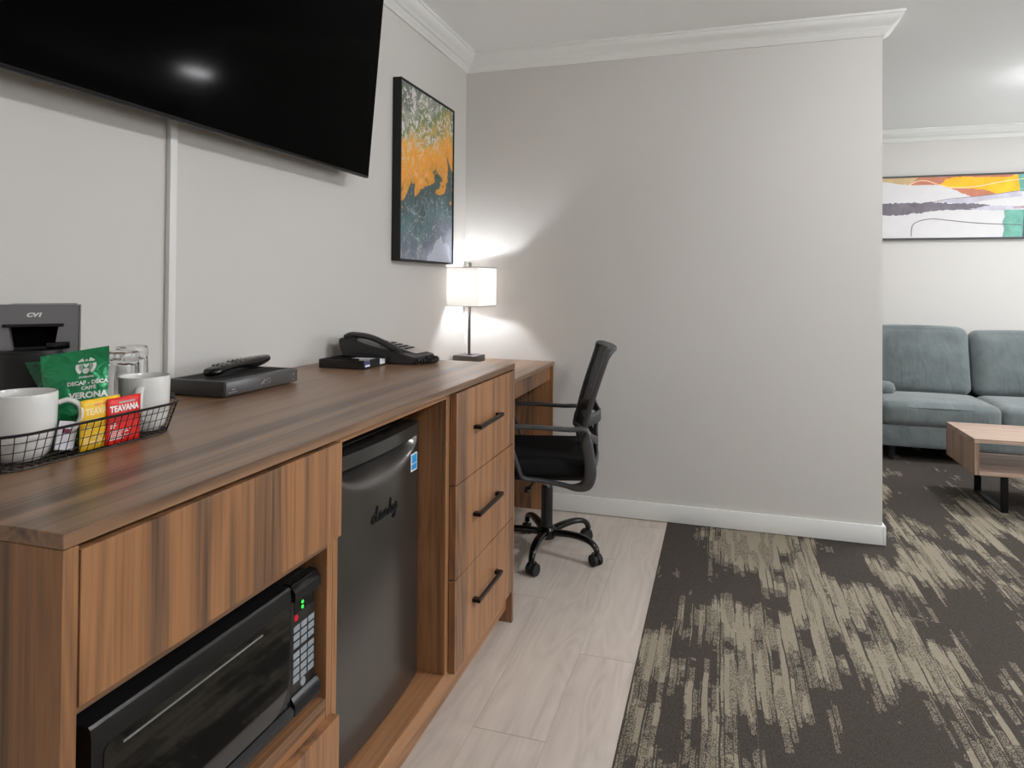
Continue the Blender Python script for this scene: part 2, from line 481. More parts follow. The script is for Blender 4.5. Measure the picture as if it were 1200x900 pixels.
def text_bm(bm, s, size, origin, right, up, align='CENTER', bold=0.0, depth=0.0004, shear=0.0, sx=1.0):
    cu = bpy.data.curves.new('lettering', 'FONT')
    cu.body = s; cu.size = size; cu.align_x = align; cu.extrude = depth; cu.offset = bold; cu.shear = shear; cu.resolution_u = 4
    ob = bpy.data.objects.new('lettering', cu); C.objects.link(ob)
    dg = bpy.context.evaluated_depsgraph_get(); dg.update()
    me = bpy.data.meshes.new_from_object(ob.evaluated_get(dg), depsgraph=dg)
    r = Vector(right).normalized(); u = Vector(up).normalized(); n = r.cross(u)
    mt = Matrix((( r.x * sx, u.x, n.x, origin[0]), (r.y * sx, u.y, n.y, origin[1]), (r.z * sx, u.z, n.z, origin[2]), (0, 0, 0, 1)))
    me.transform(mt); bm.from_mesh(me)
    bpy.data.meshes.remove(me); bpy.data.objects.remove(ob); bpy.data.curves.remove(cu)
    return bm

# ------------------------------------------------------------------ the room
YW, XR, ZT, YB, XE, YS = 3.497, 2.0635, 2.442, 6.116, 4.9, -2.4
XC = 1.099
struct('floor', B(-0.1, XC, YS, YW + 0.06, -0.06, 0.0), M['planks'])
bm = bmesh.new()
box(bm, XC, XE + 0.1, YS, YW + 0.06, -0.06, 0.001); box(bm, -0.1, XE + 0.1, YW + 0.06, YB + 0.1, -0.06, 0.001)
struct('floor_carpet', bm, M['carpet'], 'charcoal carpet with beige streaks')
struct('ceiling', B(-0.1, XE + 0.1, YS - 0.1, YB + 0.1, ZT, ZT + 0.06), M['ceiling'])
struct('wall_left', B(-0.1, 0.0, YS - 0.1, YB + 0.1, 0, ZT), M['wall'])
struct('wall_partition', B(0.0, XR, YW, YW + 0.12, 0, ZT), M['wall'])
struct('wall_back', B(-0.1, XE + 0.1, YB, YB + 0.1, 0, ZT), M['wall'])
# side wall with two unseen windows, added to let daylight in
ADDED_WIN = [(0.7, 2.3, 0.9, 2.1), (3.75, 5.75, 0.7, 2.15)]
bm = bmesh.new()
for ya, yb in ((YS - 0.1, ADDED_WIN[0][0]), (ADDED_WIN[0][1], ADDED_WIN[1][0]), (ADDED_WIN[1][1], YB)): box(bm, XE, XE + 0.1, ya, yb, 0, ZT)
for y0, y1, z0, z1 in ADDED_WIN:
    box(bm, XE, XE + 0.1, y0, y1, 0, z0); box(bm, XE, XE + 0.1, y0, y1, z1, ZT)
struct('wall_right', bm, M['wall'])
for i, (y0, y1, z0, z1) in enumerate(ADDED_WIN):
    bm = bmesh.new()
    for y in (y0, (y0 + y1) / 2 - 0.03, y1 - 0.06): box(bm, XE + 0.02, XE + 0.08, y, y + 0.06, z0, z1, 0.004)
    for z in (z0, z1 - 0.06): box(bm, XE + 0.022, XE + 0.078, y0 + 0.06, y1 - 0.06, z, z + 0.06, 0.004)
    struct('window_%d' % (i + 1), bm, M['trim'])  # frames of the two added, unseen windows
struct('wall_front', B(0, XE, YS - 0.1, YS, 0, ZT), M['wall'])

def mould(bm, prof, path):
    """extrude profile (out, down) along a polyline of (x, y, nx, ny) mitred corners"""
    rings = []
    for (x, y, nx, ny) in path:
        rings.append([bm.verts.new((x + nx * o, y + ny * o, ZT - d)) for o, d in prof])
    k = len(prof); fs = []
    for A, Bq in zip(rings, rings[1:]):
        for i in range(k): fs.append(bm.faces.new((A[i], A[(i + 1) % k], Bq[(i + 1) % k], Bq[i])))
    fs.append(bm.faces.new(rings[0])); fs.append(bm.faces.new(rings[-1]))
    bmesh.ops.recalc_face_normals(bm, faces=fs)
    return bm
CR = [(0, 0), (0.080, 0), (0.080, 0.010), (0.074, 0.013), (0.069, 0.026), (0.060, 0.036), (0.047, 0.045), (0.036, 0.052), (0.031, 0.060), (0.026, 0.062), (0.020, 0.074), (0.012, 0.080), (0.009, 0.089), (0, 0.089)]
struct('trim_1', mould(bmesh.new(), CR, [(0, YS, 1, 0), (0, YW, 1, -1), (XR, YW, 1, -1), (XR, YW + 0.12, 1, 1), (0, YW + 0.12, 1, 1), (0, YB, 1, -1), (XE, YB, -1, -1), (XE, YS, -1, 0)]), M['trim'], 'white crown moulding')
def board(bm, x0, x1, y0, y1):
    box(bm, x0, x1, y0, y1, 0.001, 0.089, 0.002, 1)
struct('baseboard_partition', B(0.012, XR, YW - 0.013, YW, 0.004, 0.0905, 0.002), M['trim'])
struct('baseboard_end', B(XR, XR + 0.013, YW - 0.013, YW + 0.12, 0.004, 0.0905, 0.002), M['trim'])
struct('baseboard_left', B(0, 0.012, YS, YW - 0.013, 0.004, 0.0905, 0.002), M['trim'])
struct('baseboard_back', B(0.0, XE, YB - 0.013, YB, 0.004, 0.0905, 0.002), M['trim'])
struct('baseboard_right', B(XE - 0.013, XE, YS, YB - 0.013, 0.004, 0.0905, 0.002), M['trim'])
# cable cover running down the wall from the screen to the worktop
bm = B(0.0005, 0.015, 1.390, 1.4135, 0.909, 1.70, 0.002)
solo('cable_cover', bm, M['trim'], 'slim white cable cover strip running down the wall below the television', 'cable cover', (0.0, 1.40, 0.909))

# ------------------------------------------------------------------ cabinets
XF, XD = 0.654, 0.634          # front plane of doors and end panels / of the carcass edges
ZC = 0.9075
Y0, Y1 = 0.586, 2.312
solo('countertop', B(0.001, XF, Y0, Y1, 0.889, ZC, 0.0012, 1), M['wood_top'], 'long walnut worktop laid over both cabinets, under the basket and telephone', 'worktop', (0.3, 1.45, 0.889))

mc = thing('microwave_cabinet', 'walnut cabinet with an open niche holding the microwave', 'cabinet', (0.3, 0.88, 0))
part(mc, 'end_panel', B(0.016, XF, Y0 + 0.0005, 0.6065, 0.0, 0.8885, 0.0008, 1), M['wood_z'])
part(mc, 'side_panel', B(0.016, XD, 1.150, 1.168, 0.05, 0.8885, 0.0008, 1), M['wood_z'])
part(mc, 'niche_shelf', B(0.016, XD, 0.607, 1.1495, 0.357, 0.396, 0.0008, 1), M['wood_y'])
part(mc, 'niche_top', B(0.016, XD, 0.607, 1.1495, 0.682, 0.700, 0.0008, 1), M['wood_y'])
part(mc, 'back_panel', B(0.0155, 0.024, 0.607, 1.1495, 0.05, 0.888), M['wood_dark'])
part(mc, 'fascia_panel', B(XD + 0.0005, XF, 0.609, 1.1665, 0.702, 0.882, 0.0008, 1), M['wood_z'])
part(mc, 'bottom_rail', B(0.016, XD, 0.607, 1.1495, 0.05, 0.12, 0.0008, 1), M['wood_y'])
part(mc, 'plinth', B(0.56, 0.60, 0.607, 1.168, 0.0, 0.0495), M['wood_y'])
part(mc, 'drawer', B(XD + 0.0005, XF, 0.609, 1.1665, 0.114, 0.359, 0.0008, 1), M['wood_z'])

fc = thing('fridge_cabinet', 'walnut cabinet with an open fridge bay beside three stacked drawers', 'cabinet', (0.3, 1.74, 0))
part(fc, 'side_panel', B(0.016, XD, 1.169, 1.187, 0.0505, 0.8885, 0.0008, 1), M['wood_z'])
part(fc, 'divider_panel', B(0.016, XD, 1.7335, 1.7565, 0.1205, 0.8885, 0.0008, 1), M['wood_z'])
part(fc, 'end_panel', B(0.016, XF, 2.2915, Y1 - 0.0005, 0.0, 0.8885, 0.0008, 1), M['wood_z'])
part(fc, 'bottom_panel', B(0.016, XD, 1.1875, 2.291, 0.047, 0.120, 0.0008, 1), M['wood_y'])
part(fc, 'plinth', B(0.56, 0.600, 1.1875, 2.291, 0.0, 0.0465), M['wood_y'])
part(fc, 'back_panel', B(0.0155, 0.024, 1.1875, 2.291, 0.121, 0.888), M['wood_dark'])
part(fc, 'top_rail', B(XD - 0.10, XD, 1.1875, 1.733, 0.872, 0.8885, 0.0008, 1), M['wood_y'])
for za, zb, hz in ((0.630, 0.8835, 0.765), (0.369, 0.6265, 0.508), (0.111, 0.3655, 0.255)):
    d = part(fc, 'drawer', B(XD + 0.0005, XF, 1.758, 2.2895, za, zb, 0.0008, 1), M['wood_z'])
    bm = bmesh.new()
    box(bm, 0.669, 0.679, 1.893, 2.114, hz - 0.0055, hz + 0.0055, 0.001, 1)
    for y in (1.893, 2.096): box(bm, XF + 0.0003, 0.6695, y, y + 0.018, hz - 0.0055, hz + 0.0055, 0.001, 1)
    part(fc, 'handle', bm, M['pull_metal'], parent=d, label='dark bronze bar handle')

# desk
dk = thing('writing_desk', 'lower walnut writing desk between the drawers and the far wall', 'desk', (0.25, 2.9, 0))
part(dk, 'desk_top', B(0.001, 0.511, Y1 + 0.0005, YW - 0.001, 0.763, 0.782, 0.0012, 1), M['wood_top'])
part(dk, 'apron', B(0.474, 0.493, Y1 + 0.0005, 3.474, 0.686, 0.7625, 0.0008, 1), M['wood_z'])
part(dk, 'side_panel', B(0.014, 0.5095, 3.4745, 3.4835, 0.0, 0.7625, 0.0008, 1), M['wood_z'])

# ------------------------------------------------------------------ fridge
FZ0, FZ1 = 0.1205, 0.812
fr = thing('mini_fridge', 'black stainless mini fridge in the open cabinet bay', 'fridge', (0.3, 1.5, FZ0))
bm = B(0.06, 0.515, 1.275, 1.722, FZ0 + 0.012, FZ1, 0.006)
for x in (0.1, 0.47):
    for y in (1.31, 1.69): lathe(bm, [(0, 0), (0.014, 0), (0.014, 0.014), (0, 0.014)], (x, y, FZ0), 12)
part(fr, 'body', bm, M['fridge_dark'])
YA, YZ, YMID = 1.268, 1.728, 1.498
def door_bm():
    bm = bmesh.new(); nu, nv = 60, 90
    z0, z1 = FZ0 + 0.008, 0.778
    F = []; 
    for j in range(nv + 1):
        z = z0 + (z1 - z0) * j / nv; row = []
        for i in range(nu + 1):
            y = YA + (YZ - YA) * i / nu; s = (y - YMID) / ((YZ - YA) / 2)
            x = 0.574 - 0.013 * s * s - 0.02 * max(0, abs(s) - 0.9) ** 2 * 60
            sc = (y - YMID) / 0.200
            arc = 0.778 - 0.072 * math.sqrt(max(0.0, 1 - sc * sc))
            if abs(sc) < 1 and z > arc:
                q = (z - arc) / (0.778 - arc + 1e-6)
                x -= 0.048 * (q * q * (3 - 2 * q)) * (1 - sc ** 4)
            row.append(bm.verts.new((x, y, z)))
        F.append(row)
    for j in range(nv):
        for i in range(nu): bm.faces.new((F[j][i], F[j][i + 1], F[j + 1][i + 1], F[j + 1][i]))
    Bk = [[bm.verts.new((0.519, r[k].co.y, r[k].co.z)) for k in (0, nu)] for r in (F[0], F[-1])]
    edge = [F[0][i] for i in range(nu + 1)] + [F[j][nu] for j in range(1, nv + 1)] + [F[nv][i] for i in range(nu - 1, -1, -1)] + [F[j][0] for j in range(nv - 1, 0, -1)]
    back = [bm.verts.new((0.519, v.co.y, v.co.z)) for v in edge]
    bmesh.ops.delete(bm, geom=[v for r in Bk for v in r], context='VERTS')
    n = len(edge)
    for i in range(n): bm.faces.new((edge[(i + 1) % n], edge[i], back[i], back[(i + 1) % n]))
    bm.faces.new(back)
    bmesh.ops.recalc_face_normals(bm, faces=bm.faces[:])
    return bm
door = part(fr, 'door', door_bm(), M['fridge'], angle=50)
# cap strip across the top of the door
bm = bmesh.new(); pts = []
for i in range(41):
    y = YA + (YZ - YA) * i / 40; s = (y - YMID) / ((YZ - YA) / 2)
    pts.append((0.5755 - 0.013 * s * s - 0.02 * max(0, abs(s) - 0.9) ** 2 * 60, y))
prism(bm, pts + [(0.519, YZ), (0.519, YA)], 'Z', 0.7785, 0.810)
part(fr, 'door_cap', bm, M['fridge_strip'], parent=door, label='glossy black strip above the finger pull')
# script emblem
S = [[(0.55, 0.42), (0.35, 0.5), (0.12, 0.3), (0.1, 0.08), (0.3, 0.0), (0.5, 0.2), (0.62, 0.6), (0.78, 1.0), (0.62, 0.5), (0.6, 0.1), (0.78, 0.02), (0.95, 0.2)],
     [(1.35, 0.42), (1.15, 0.46), (0.98, 0.28), (0.98, 0.05), (1.15, 0.0), (1.32, 0.2), (1.4, 0.42), (1.38, 0.1), (1.5, 0.0), (1.65, 0.2), (1.72, 0.42), (1.7, 0.02), (1.85, 0.34), (2.02, 0.44), (2.08, 0.25), (2.06, 0.05), (2.2, 0.02), (2.38, 0.3), (2.52, 1.0), (2.42, 0.4), (2.42, 0.06), (2.6, 0.0), (2.78, 0.2), (2.7, 0.4), (2.6, 0.38)],
     [(2.95, 0.44), (2.94, 0.12), (3.1, 0.05), (3.28, 0.3), (3.34, 0.46), (3.24, -0.1), (3.05, -0.45), (2.86, -0.4), (3.1, -0.1), (3.5, 0.2)]]
bm = bmesh.new()
for st in S:
    pth = []
    for u, v in smooth_path([(a, b, 0) for a, b in st], 6) and [(p.x, p.y) for p in smooth_path([(a, b, 0) for a, b in st], 6)]:
        yy = 1.430 + u * 0.0375; zz = 0.624 + v * 0.036; s = (yy - YMID) / ((YZ - YA) / 2)
        pth.append((0.5755 - 0.013 * s * s, yy, zz))
    tube(bm, pth, 0.0019, 6)
part(fr, 'emblem', bm, M['emblem'], parent=door, label='dark script lettering on the fridge door')
lab = part(fr, 'energy_label', B(0.5600, 0.5684, 1.650, 1.688, 0.688, 0.734), M['white_print'], parent=door, label='small blue and white sticker')
bm = bmesh.new()
for za, zb in ((0.6915, 0.7065), (0.7085, 0.731)): box(bm, 0.562, 0.5689, 1.6545, 1.6845, za, zb)
part(fr, 'energy_label_print', bm, M['blue_label'], parent=door, label='blue print on the sticker')

# ------------------------------------------------------------------ microwave
ZM = 0.3965
mw = thing('microwave_oven', 'black microwave oven sitting in the cabinet niche', 'microwave', (0.4, 0.9, ZM))
bm = B(0.22, 0.575, 0.655, 1.138, ZM + 0.008, 0.648, 0.006)
for x in (0.26, 0.54):
    for y in (0.69, 1.10): lathe(bm, [(0, 0), (0.012, 0), (0.012, 0.01), (0, 0.01)], (x, y, ZM), 12)
part(mw, 'body', bm, M['black_plastic'])
MD = 1.0585
bm = bmesh.new()
prism(bm, [(0.576, 0.406), (0.607, 0.406), (0.619, 0.418), (0.621, 0.50), (0.621, 0.628), (0.6185, 0.640), (0.6155, 0.6435), (0.600, 0.644), (0.576, 0.644)], 'Y', 0.655, MD - 0.0015)
dr = part(mw, 'door', bm, M['micro'], angle=25)
def mwin():
    bm = bmesh.new(); poly = []
    y0, y1, z0, z1 = 0.672, 1.050, 0.438, 0.612
    for cy, cz, a0 in ((y0 + .012, z0 + .012, PI), (y1 - .05, z0 + .05, 1.5 * PI), (y1 - .012, z1 - .012, 0), (y0 + .012, z1 - .012, .5 * PI)):
        rr = 0.05 if cz > 0.45 and cz < 0.5 else 0.012
        for k in range(9):
            a = a0 + k / 8 * PI / 2; poly.append((cy + rr * math.cos(a), cz + rr * math.sin(a)))
    prism(bm, poly, 'X', 0.6205, 0.6222); return bm
part(mw, 'window', mwin(), M['micro_glass'], parent=dr, label='glossy black window')
part(mw, 'ledge_glint', B(0.6216, 0.6236, 0.700, 0.975, 0.5985, 0.6005), M['silver'], parent=dr, label='thin window ledge, silvered for its glint')  # silver colour stands in for light reflected off the window's top ledge
bm = bmesh.new(); prism(bm, [(0.6212, 0.4075), (0.6285, 0.414), (0.6285, 0.427), (0.6212, 0.433)], 'Y', 0.656, MD - 0.002)
part(mw, 'door_lip', bm, M['micro'], parent=dr)
pn = part(mw, 'control_panel', B(0.576, 0.617, MD + 0.0015, 1.138, 0.406, 0.644, 0.003), M['micro_panel'])
part(mw, 'top_cap', prism(bmesh.new(), [(0.6172, 0.615), (0.6265, 0.615), (0.6265, 0.632), (0.617, 0.641), (0.608, 0.6455), (0.6, 0.646), (0.6, 0.6445), (0.6172, 0.6445)], 'Y', MD + 0.002, 1.1405), M['micro'], parent=pn)
part(mw, 'display', B(0.6171, 0.6182, 1.070, 1.130, 0.588, 0.609), M['black_gloss'], parent=pn)
bm = bmesh.new(); text_bm(bm, ':', 0.026, (0.6186, 1.094, 0.592), (0, 1, 0), (0, 0, 1), bold=0.0012)
part(mw, 'clock_digits', bm, M['green_led'], parent=pn, label='green lit clock dots')
part(mw, 'indicator', lathe(bmesh.new(), [(0, 0), (0.006, 0), (0.005, 0.0015), (0, 0.002)], (0.6171, 1.076, 0.580), 16, 'X'), M['red_led'], parent=pn, label='red round button')
for r in range(7):
    for c in range(3):
        y = 1.068 + c * 0.0225; z = 0.566 - r * 0.0145 - (0.004 if r > 2 else 0)
        part(mw, 'key', B(0.6171, 0.6184, y, y + 0.019, z - 0.011, z, 0.0005, 1), M['keys'], parent=pn)
part(mw, 'start_button', lathe(bmesh.new(), [(0, 0), (0.008, 0), (0.007, 0.002), (0, 0.0022)], (0.6171, 1.098, 0.4545), 20, 'X'), M['keys'], parent=pn, label='round grey start button')
part(mw, 'release_button', prism(bmesh.new(), [(0.6172, 0.408), (0.628, 0.413), (0.628, 0.432), (0.620, 0.4445), (0.6172, 0.4445)], 'Y', MD + 0.002, 1.1405), M['micro'], parent=pn)

# ------------------------------------------------------------------ television
TILT = math.radians(4.9)
tv = thing('television', 'large black flat television mounted on the wall above the worktop', 'television', (0.0, 1.5225, 1.5775))
TB = Vector((0.10, 0, 1.5775)); TU = Vector((math.sin(TILT), 0, math.cos(TILT))); TN = Vector((math.cos(TILT), 0, -math.sin(TILT)))
def tv_slab(y0, y1, h0, h1, d0, d1, bev=0.0):
    bm = B(d0, d1, y0, y1, h0, h1, bev=bev)
    for v in bm.verts:
        p = v.co.copy(); v.co = Vector((TB.x, p.y, TB.z)) + TU * p.z + TN * p.x
    return bm
part(tv, 'housing', tv_slab(0.800, 2.2451, 0.0, 0.826, -0.018, 0.0, 0.003), M['bezel'])
part(tv, 'screen', tv_slab(0.806, 2.2391, 0.008, 0.820, 0.0002, 0.0012), M['screen'], label='black glossy screen')
part(tv, 'rear_cover', tv_slab(1.02, 2.03, 0.02, 0.55, -0.052, -0.0182, 0.012), M['bezel'])
bm = B(0.0005, 0.02, 1.30, 1.75, 1.80, 2.15, 0.002)
for y in (1.36, 1.66): box(bm, 0.02, 0.075, y, y + 0.035, 1.82, 2.05, 0.002)
part(tv, 'wall_mount', bm, M['black_metal'])

# ------------------------------------------------------------------ pictures
pc = thing('framed_painting', 'upright abstract orange and slate painting in a deep black frame by the lamp', 'painting', (0.001, 2.62, 1.285))
PY0, PY1, PZ0, PZ1 = 2.622, 3.228, 1.2855, 2.0755
bm = bmesh.new()
for a in ((PY0, PY0 + .009, PZ0, PZ1), (PY1 - .009, PY1, PZ0, PZ1), (PY0 + .009, PY1 - .009, PZ0, PZ0 + .009), (PY0 + .009, PY1 - .009, PZ1 - .009, PZ1)):
    box(bm, 0.001, 0.041, *a, bev=0.0008, seg=1)
part(pc, 'frame', bm, M['black_matte'])
part(pc, 'canvas', B(0.004, 0.036, PY0 + .0095, PY1 - .0095, PZ0 + .0095, PZ1 - .0095), M['tree_art'])

AX0, AX1, AZ0, AZ1 = 2.28, 3.82, 1.563, 2.073
pa = thing('panoramic_painting', 'long white, amber and grey abstract painting above the sofa', 'painting', (3.05, YB, AZ0))
bm = bmesh.new()
for a in ((AX0, AX0 + .01, AZ0, AZ1), (AX1 - .01, AX1, AZ0, AZ1), (AX0 + .01, AX1 - .01, AZ0, AZ0 + .014), (AX0 + .01, AX1 - .01, AZ1 - .014, AZ1)):
    box(bm, a[0], a[1], YB - 0.036, YB - 0.001, a[2], a[3], bev=0.0008, seg=1)
part(pa, 'frame', bm, plain('charcoal_frame', (62, 62, 62), 0.5))
def art_layers():
    """painted areas as outlines on the canvas; px is measured from x=2.6097, 171 px per metre"""
    bm = bmesh.new(); yf = YB - 0.030
    mats = [paint('art_white', (216, 214, 214), 0.02), paint('art_amber', (246, 186, 52)), paint('art_rust', (196, 128, 104)), paint('art_sand', (206, 178, 136)), paint('art_grey', (120, 114, 122), 0.2), paint('art_teal', (118, 176, 160), 0.2), paint('art_slate', (86, 98, 110)), paint('art_line', (110, 105, 104)), paint('art_cream', (245, 220, 190)), paint('art_lilac', (196, 192, 204)), paint('art_rose', (184, 158, 162))]
    box(bm, AX0 + .0102, AX1 - .0102, yf, YB - 0.004, AZ0 + .0142, AZ1 - .0142)
    def W(u, v): return (2.6097 + u / 171.0, AZ1 - .014 - v / 148.0 * (AZ1 - AZ0 - .028) * 2.0)
    lay = [0]
    def poly(pts, mi, jag=0.0):
        lay[0] += 1; pp = []
        n = len(pts)
        for i in range(n):
            (a, b), (c, d) = pts[i], pts[(i + 1) % n]
            for k in range(10):
                t = k / 10; x, y = a + (c - a) * t, b + (d - b) * t
                if jag: y += jag * mnoise.noise(Vector((x * .35, y * .35, mi))); x += jag * .6 * mnoise.noise(Vector((x * .3, y * .4, mi + 9)))
                X, Z = W(x, y); X = min(max(X, AX0 + .0105), AX1 - .0105); Z = min(max(Z, AZ0 + .0145), AZ1 - .0145)
                pp.append((X, Z))
        f0 = len(bm.faces); bm.faces.ensure_lookup_table()
        yy = yf - 0.00012 * lay[0]
        vs = [bm.verts.new((x, yy, z)) for x, z in pp]
        f = bm.faces.new(vs)
        if f.normal.y > 0: f.normal_flip()
        f.material_index = mi
        f.normal_update()
        if f.normal.y > 0: f.normal_flip()
    # coordinates: u px to the right of the wall end, v half-px below the frame's top edge (0..74)
    poly([(-45, 0), (60, 0), (62, 9), (40, 10), (20, 8), (4, 5), (-20, 3), (-45, 2)], 3, 0.8)
    poly([(42, 0), (105, 0), (96, 4), (76, 9), (60, 10), (45, 9), (32, 9.5), (36, 4)], 2, 0.8)
    poly([(66, 10.5), (74, 3), (90, 1), (110, 1.5), (165, 0.5), (162, 18), (150, 20), (140, 22), (120, 24), (104, 24), (92, 18), (78, 14)], 1, 1.2)
    poly([(80, 14), (96, 15), (118, 17), (133, 23), (120, 25), (104, 25), (92, 21)], 2, 1.2)
    poly([(100, 0), (152, 0), (148, 3), (104, 2)], 2, 0.5)
    poly([(156, 0), (200, 0), (200, 22), (158, 20)], 5, 1.0)
    poly([(60, 30), (100, 26), (160, 20), (160, 26), (120, 30), (96, 34)], 9, 1.0)
    poly([(-45, 30), (2, 31), (20, 31), (60, 31), (80, 33), (98, 33), (122, 35), (128, 38), (118, 40), (90, 41), (60, 41), (40, 44), (20, 46), (0, 46), (-45, 42)], 4, 2.2)
    poly([(100, 40), (126, 36), (158, 38), (158, 42), (120, 42)], 9, 1.4)
    poly([(150, 38), (170, 37), (170, 40), (150, 40.5)], 10, 0.8)
    poly([(140, 42), (164, 42), (164, 76), (138, 76), (140, 64), (138, 56), (141, 50)], 5, 0.8)
    poly([(162, 42), (200, 42), (200, 76), (160, 76), (161, 62)], 6, 0.8)
    def stroke(pts, w, mi):
        P = smooth_path([(a, b, 0) for a, b in pts], 8); L = []; R_ = []
        for i, p in enumerate(P):
            t = P[min(i + 1, len(P) - 1)] - P[max(i - 1, 0)]; n = Vector((-t.y, t.x, 0)).normalized() * w
            L.append((p + n)); R_.append((p - n))
        lay[0] += 1; yy = yf - 0.00012 * lay[0]
        vl = [bm.verts.new((W(a.x, a.y)[0], yy, W(a.x, a.y)[1])) for a in L]; vr = [bm.verts.new((W(a.x, a.y)[0], yy, W(a.x, a.y)[1])) for a in R_]
        for i in range(len(vl) - 1):
            f = bm.faces.new((vl[i], vl[i + 1], vr[i + 1], vr[i])); f.material_index = mi; f.normal_update()
            if f.normal.y > 0: f.normal_flip()
    stroke([(32, 72), (33, 60), (40, 54), (56, 51), (76, 53), (100, 56), (124, 58), (160, 60)], 0.45, 7)
    stroke([(54, 32), (72, 28), (96, 26), (130, 23), (170, 18)], 0.3, 7)
    stroke([(30, 9), (40, 4.5), (52, 5), (66, 10), (84, 14), (110, 13), (140, 8), (170, 5)], 0.4, 8)
    return bm, mats
bm, mats = art_layers()
part(pa, 'canvas', bm, mats)

# ------------------------------------------------------------------ table lamp
LX, LY = 0.092, 3.33
lm = thing('table_lamp', 'lit table lamp with a square white shade in the desk corner', 'lamp', (LX, LY, 0.7825), math.radians(-9))
h = 0.062
part(lm, 'base', B(-h, h, -h, h, 0.0, 0.034, 0.002), M['grey_metal'], local=True)
part(lm, 'pole', lathe(bmesh.new(), [(0, 0.034), (0.012, 0.034), (0.012, 0.038), (0.0075, 0.040), (0.0075, 0.505), (0, 0.505)], (0, 0, 0), 20), M['grey_metal'], local=True)
def shade():
    bm = bmesh.new(); a, w = 0.1035, 0.002; z0, z1 = 0.291, 0.489
    for (x0, x1, y0, y1) in ((-a, a, -a, -a + w), (-a, a, a - w, a), (-a, -a + w, -a + w, a - w), (a - w, a, -a + w, a - w)):
        box(bm, x0, x1, y0, y1, z0, z1)
    return bm
sh = part(lm, 'lamp_shade', shade(), M['shade'], local=True)
for z in (0.2885, 0.4885):
    bm = bmesh.new(); a = 0.1042
    for (x0, x1, y0, y1) in ((-a, a, -a, -a + .003), (-a, a, a - .003, a), (-a, -a + .003, -a, a), (a - .003, a, -a, a)): box(bm, x0, x1, y0, y1, z, z + .003)
    if z > .4: box(bm, -.1035, .1035, -.0015, .0015, 0.4893, 0.4913); box(bm, -.0015, .0015, -.1035, .1035, 0.4893, 0.4913)
    part(lm, 'shade_ring', bm, M['grey_metal'], parent=sh, local=True)
part(lm, 'finial', lathe(bmesh.new(), [(0, 0.4915), (0.004, 0.4915), (0.004, 0.497), (0.009, 0.499), (0.009, 0.515), (0.006, 0.518), (0, 0.518)], (0, 0, 0), 20), M['grey_metal'], local=True)
part(lm, 'light_bulb', lathe(bmesh.new(), [(0.0085, 0.365), (0.012, 0.370), (0.019, 0.383), (0.021, 0.395), (0.016, 0.410), (0.0085, 0.416)], (0, 0, 0), 20), M['bulb'], local=True)

# ------------------------------------------------------------------ telephone and tray
ph = thing('desk_telephone', 'black corded desk telephone near the far end of the worktop', 'telephone', (0.2, 2.2, ZC))
bm = prism(bmesh.new(), [(0.085, 0.913), (0.12, 0.9085), (0.33, 0.9085), (0.348, 0.916), (0.352, 0.932), (0.30, 0.944), (0.18, 0.968), (0.10, 0.988), (0.058, 0.994), (0.050, 0.985), (0.056, 0.955), (0.07, 0.93)], 'Y', 2.128, 2.296)
bmesh.ops.bevel(bm, geom=[e for e in bm.edges], offset=0.004, segments=2, affect='EDGES')
part(ph, 'base', bm, M['phone'])
def top_z(x): return 0.994 - (x - 0.058) * (0.994 - 0.938) / (0.33 - 0.058)
hs = smooth_path([(0.072, 2.153, 0.994), (0.095, 2.153, 1.003), (0.16, 2.153, 0.998), (0.225, 2.153, 0.976), (0.270, 2.153, 0.954), (0.286, 2.153, 0.945)], 7)
rr = [0.017 + 0.006 * abs(2 * i / (len(hs) - 1) - 1) ** 2 for i in range(len(hs))]
bm = tube(bmesh.new(), hs, rr, 14, side=(0, 1, 0), r2=[0.010 + 0.003 * abs(2 * i / (len(hs) - 1) - 1) ** 2 for i in range(len(hs))])
for x, dz in ((0.092, 0.988), (0.272, 0.948)): lathe(bm, [(0, -0.010), (0.018, -0.010), (0.021, 0.010), (0, 0.012)], (x, 2.153, dz + 0.002), 18)
part(ph, 'handset', bm, M['phone'])
bm = bmesh.new()
v = [bm.verts.new((x, y, top_z(x) + 0.0040 - max(0, x - .30) * .1)) for x, y in ((0.18, 2.192), (0.325, 2.192), (0.325, 2.288), (0.18, 2.288))]
bm.faces.new(v); 
r = bmesh.ops.extrude_face_region(bm, geom=bm.faces[:]); bmesh.ops.translate(bm, verts=[g for g in r['geom'] if isinstance(g, bmesh.types.BMVert)], vec=(0, 0, 0.0015))
bmesh.ops.recalc_face_normals(bm, faces=bm.faces[:])
kp = part(ph, 'keypad', bm, M['phone_paper'], label='pale faceplate of the telephone')
for i in range(4):
    for j in range(3):
        x = 0.20 + i * 0.024; y = 2.203 + j * 0.022
        part(ph, 'key', B(x, x + .015, y, y + .014, top_z(x) + .0045, top_z(x) + .0085, .001, 1), M['phone'], parent=kp)
# coiled cord
cen = smooth_path([(0.335, 2.140, 0.922), (0.372, 2.150, 0.9200), (0.392, 2.185, 0.9200), (0.388, 2.225, 0.9200), (0.372, 2.250, 0.9200), (0.355, 2.235, 0.9205), (0.356, 2.212, 0.9205)], 40)
pts = []
for i, p in enumerate(cen):
    t = (cen[min(i + 1, len(cen) - 1)] - cen[max(i - 1, 0)]).normalized(); s = t.cross(Vector((0, 0, 1))).normalized(); u = s.cross(t)
    a = i * 0.75; pts.append(p + s * 0.0085 * math.cos(a) + u * 0.0085 * math.sin(a))
part(ph, 'cord', tube(bmesh.new(), pts, 0.0022, 6), M['black_plastic'])

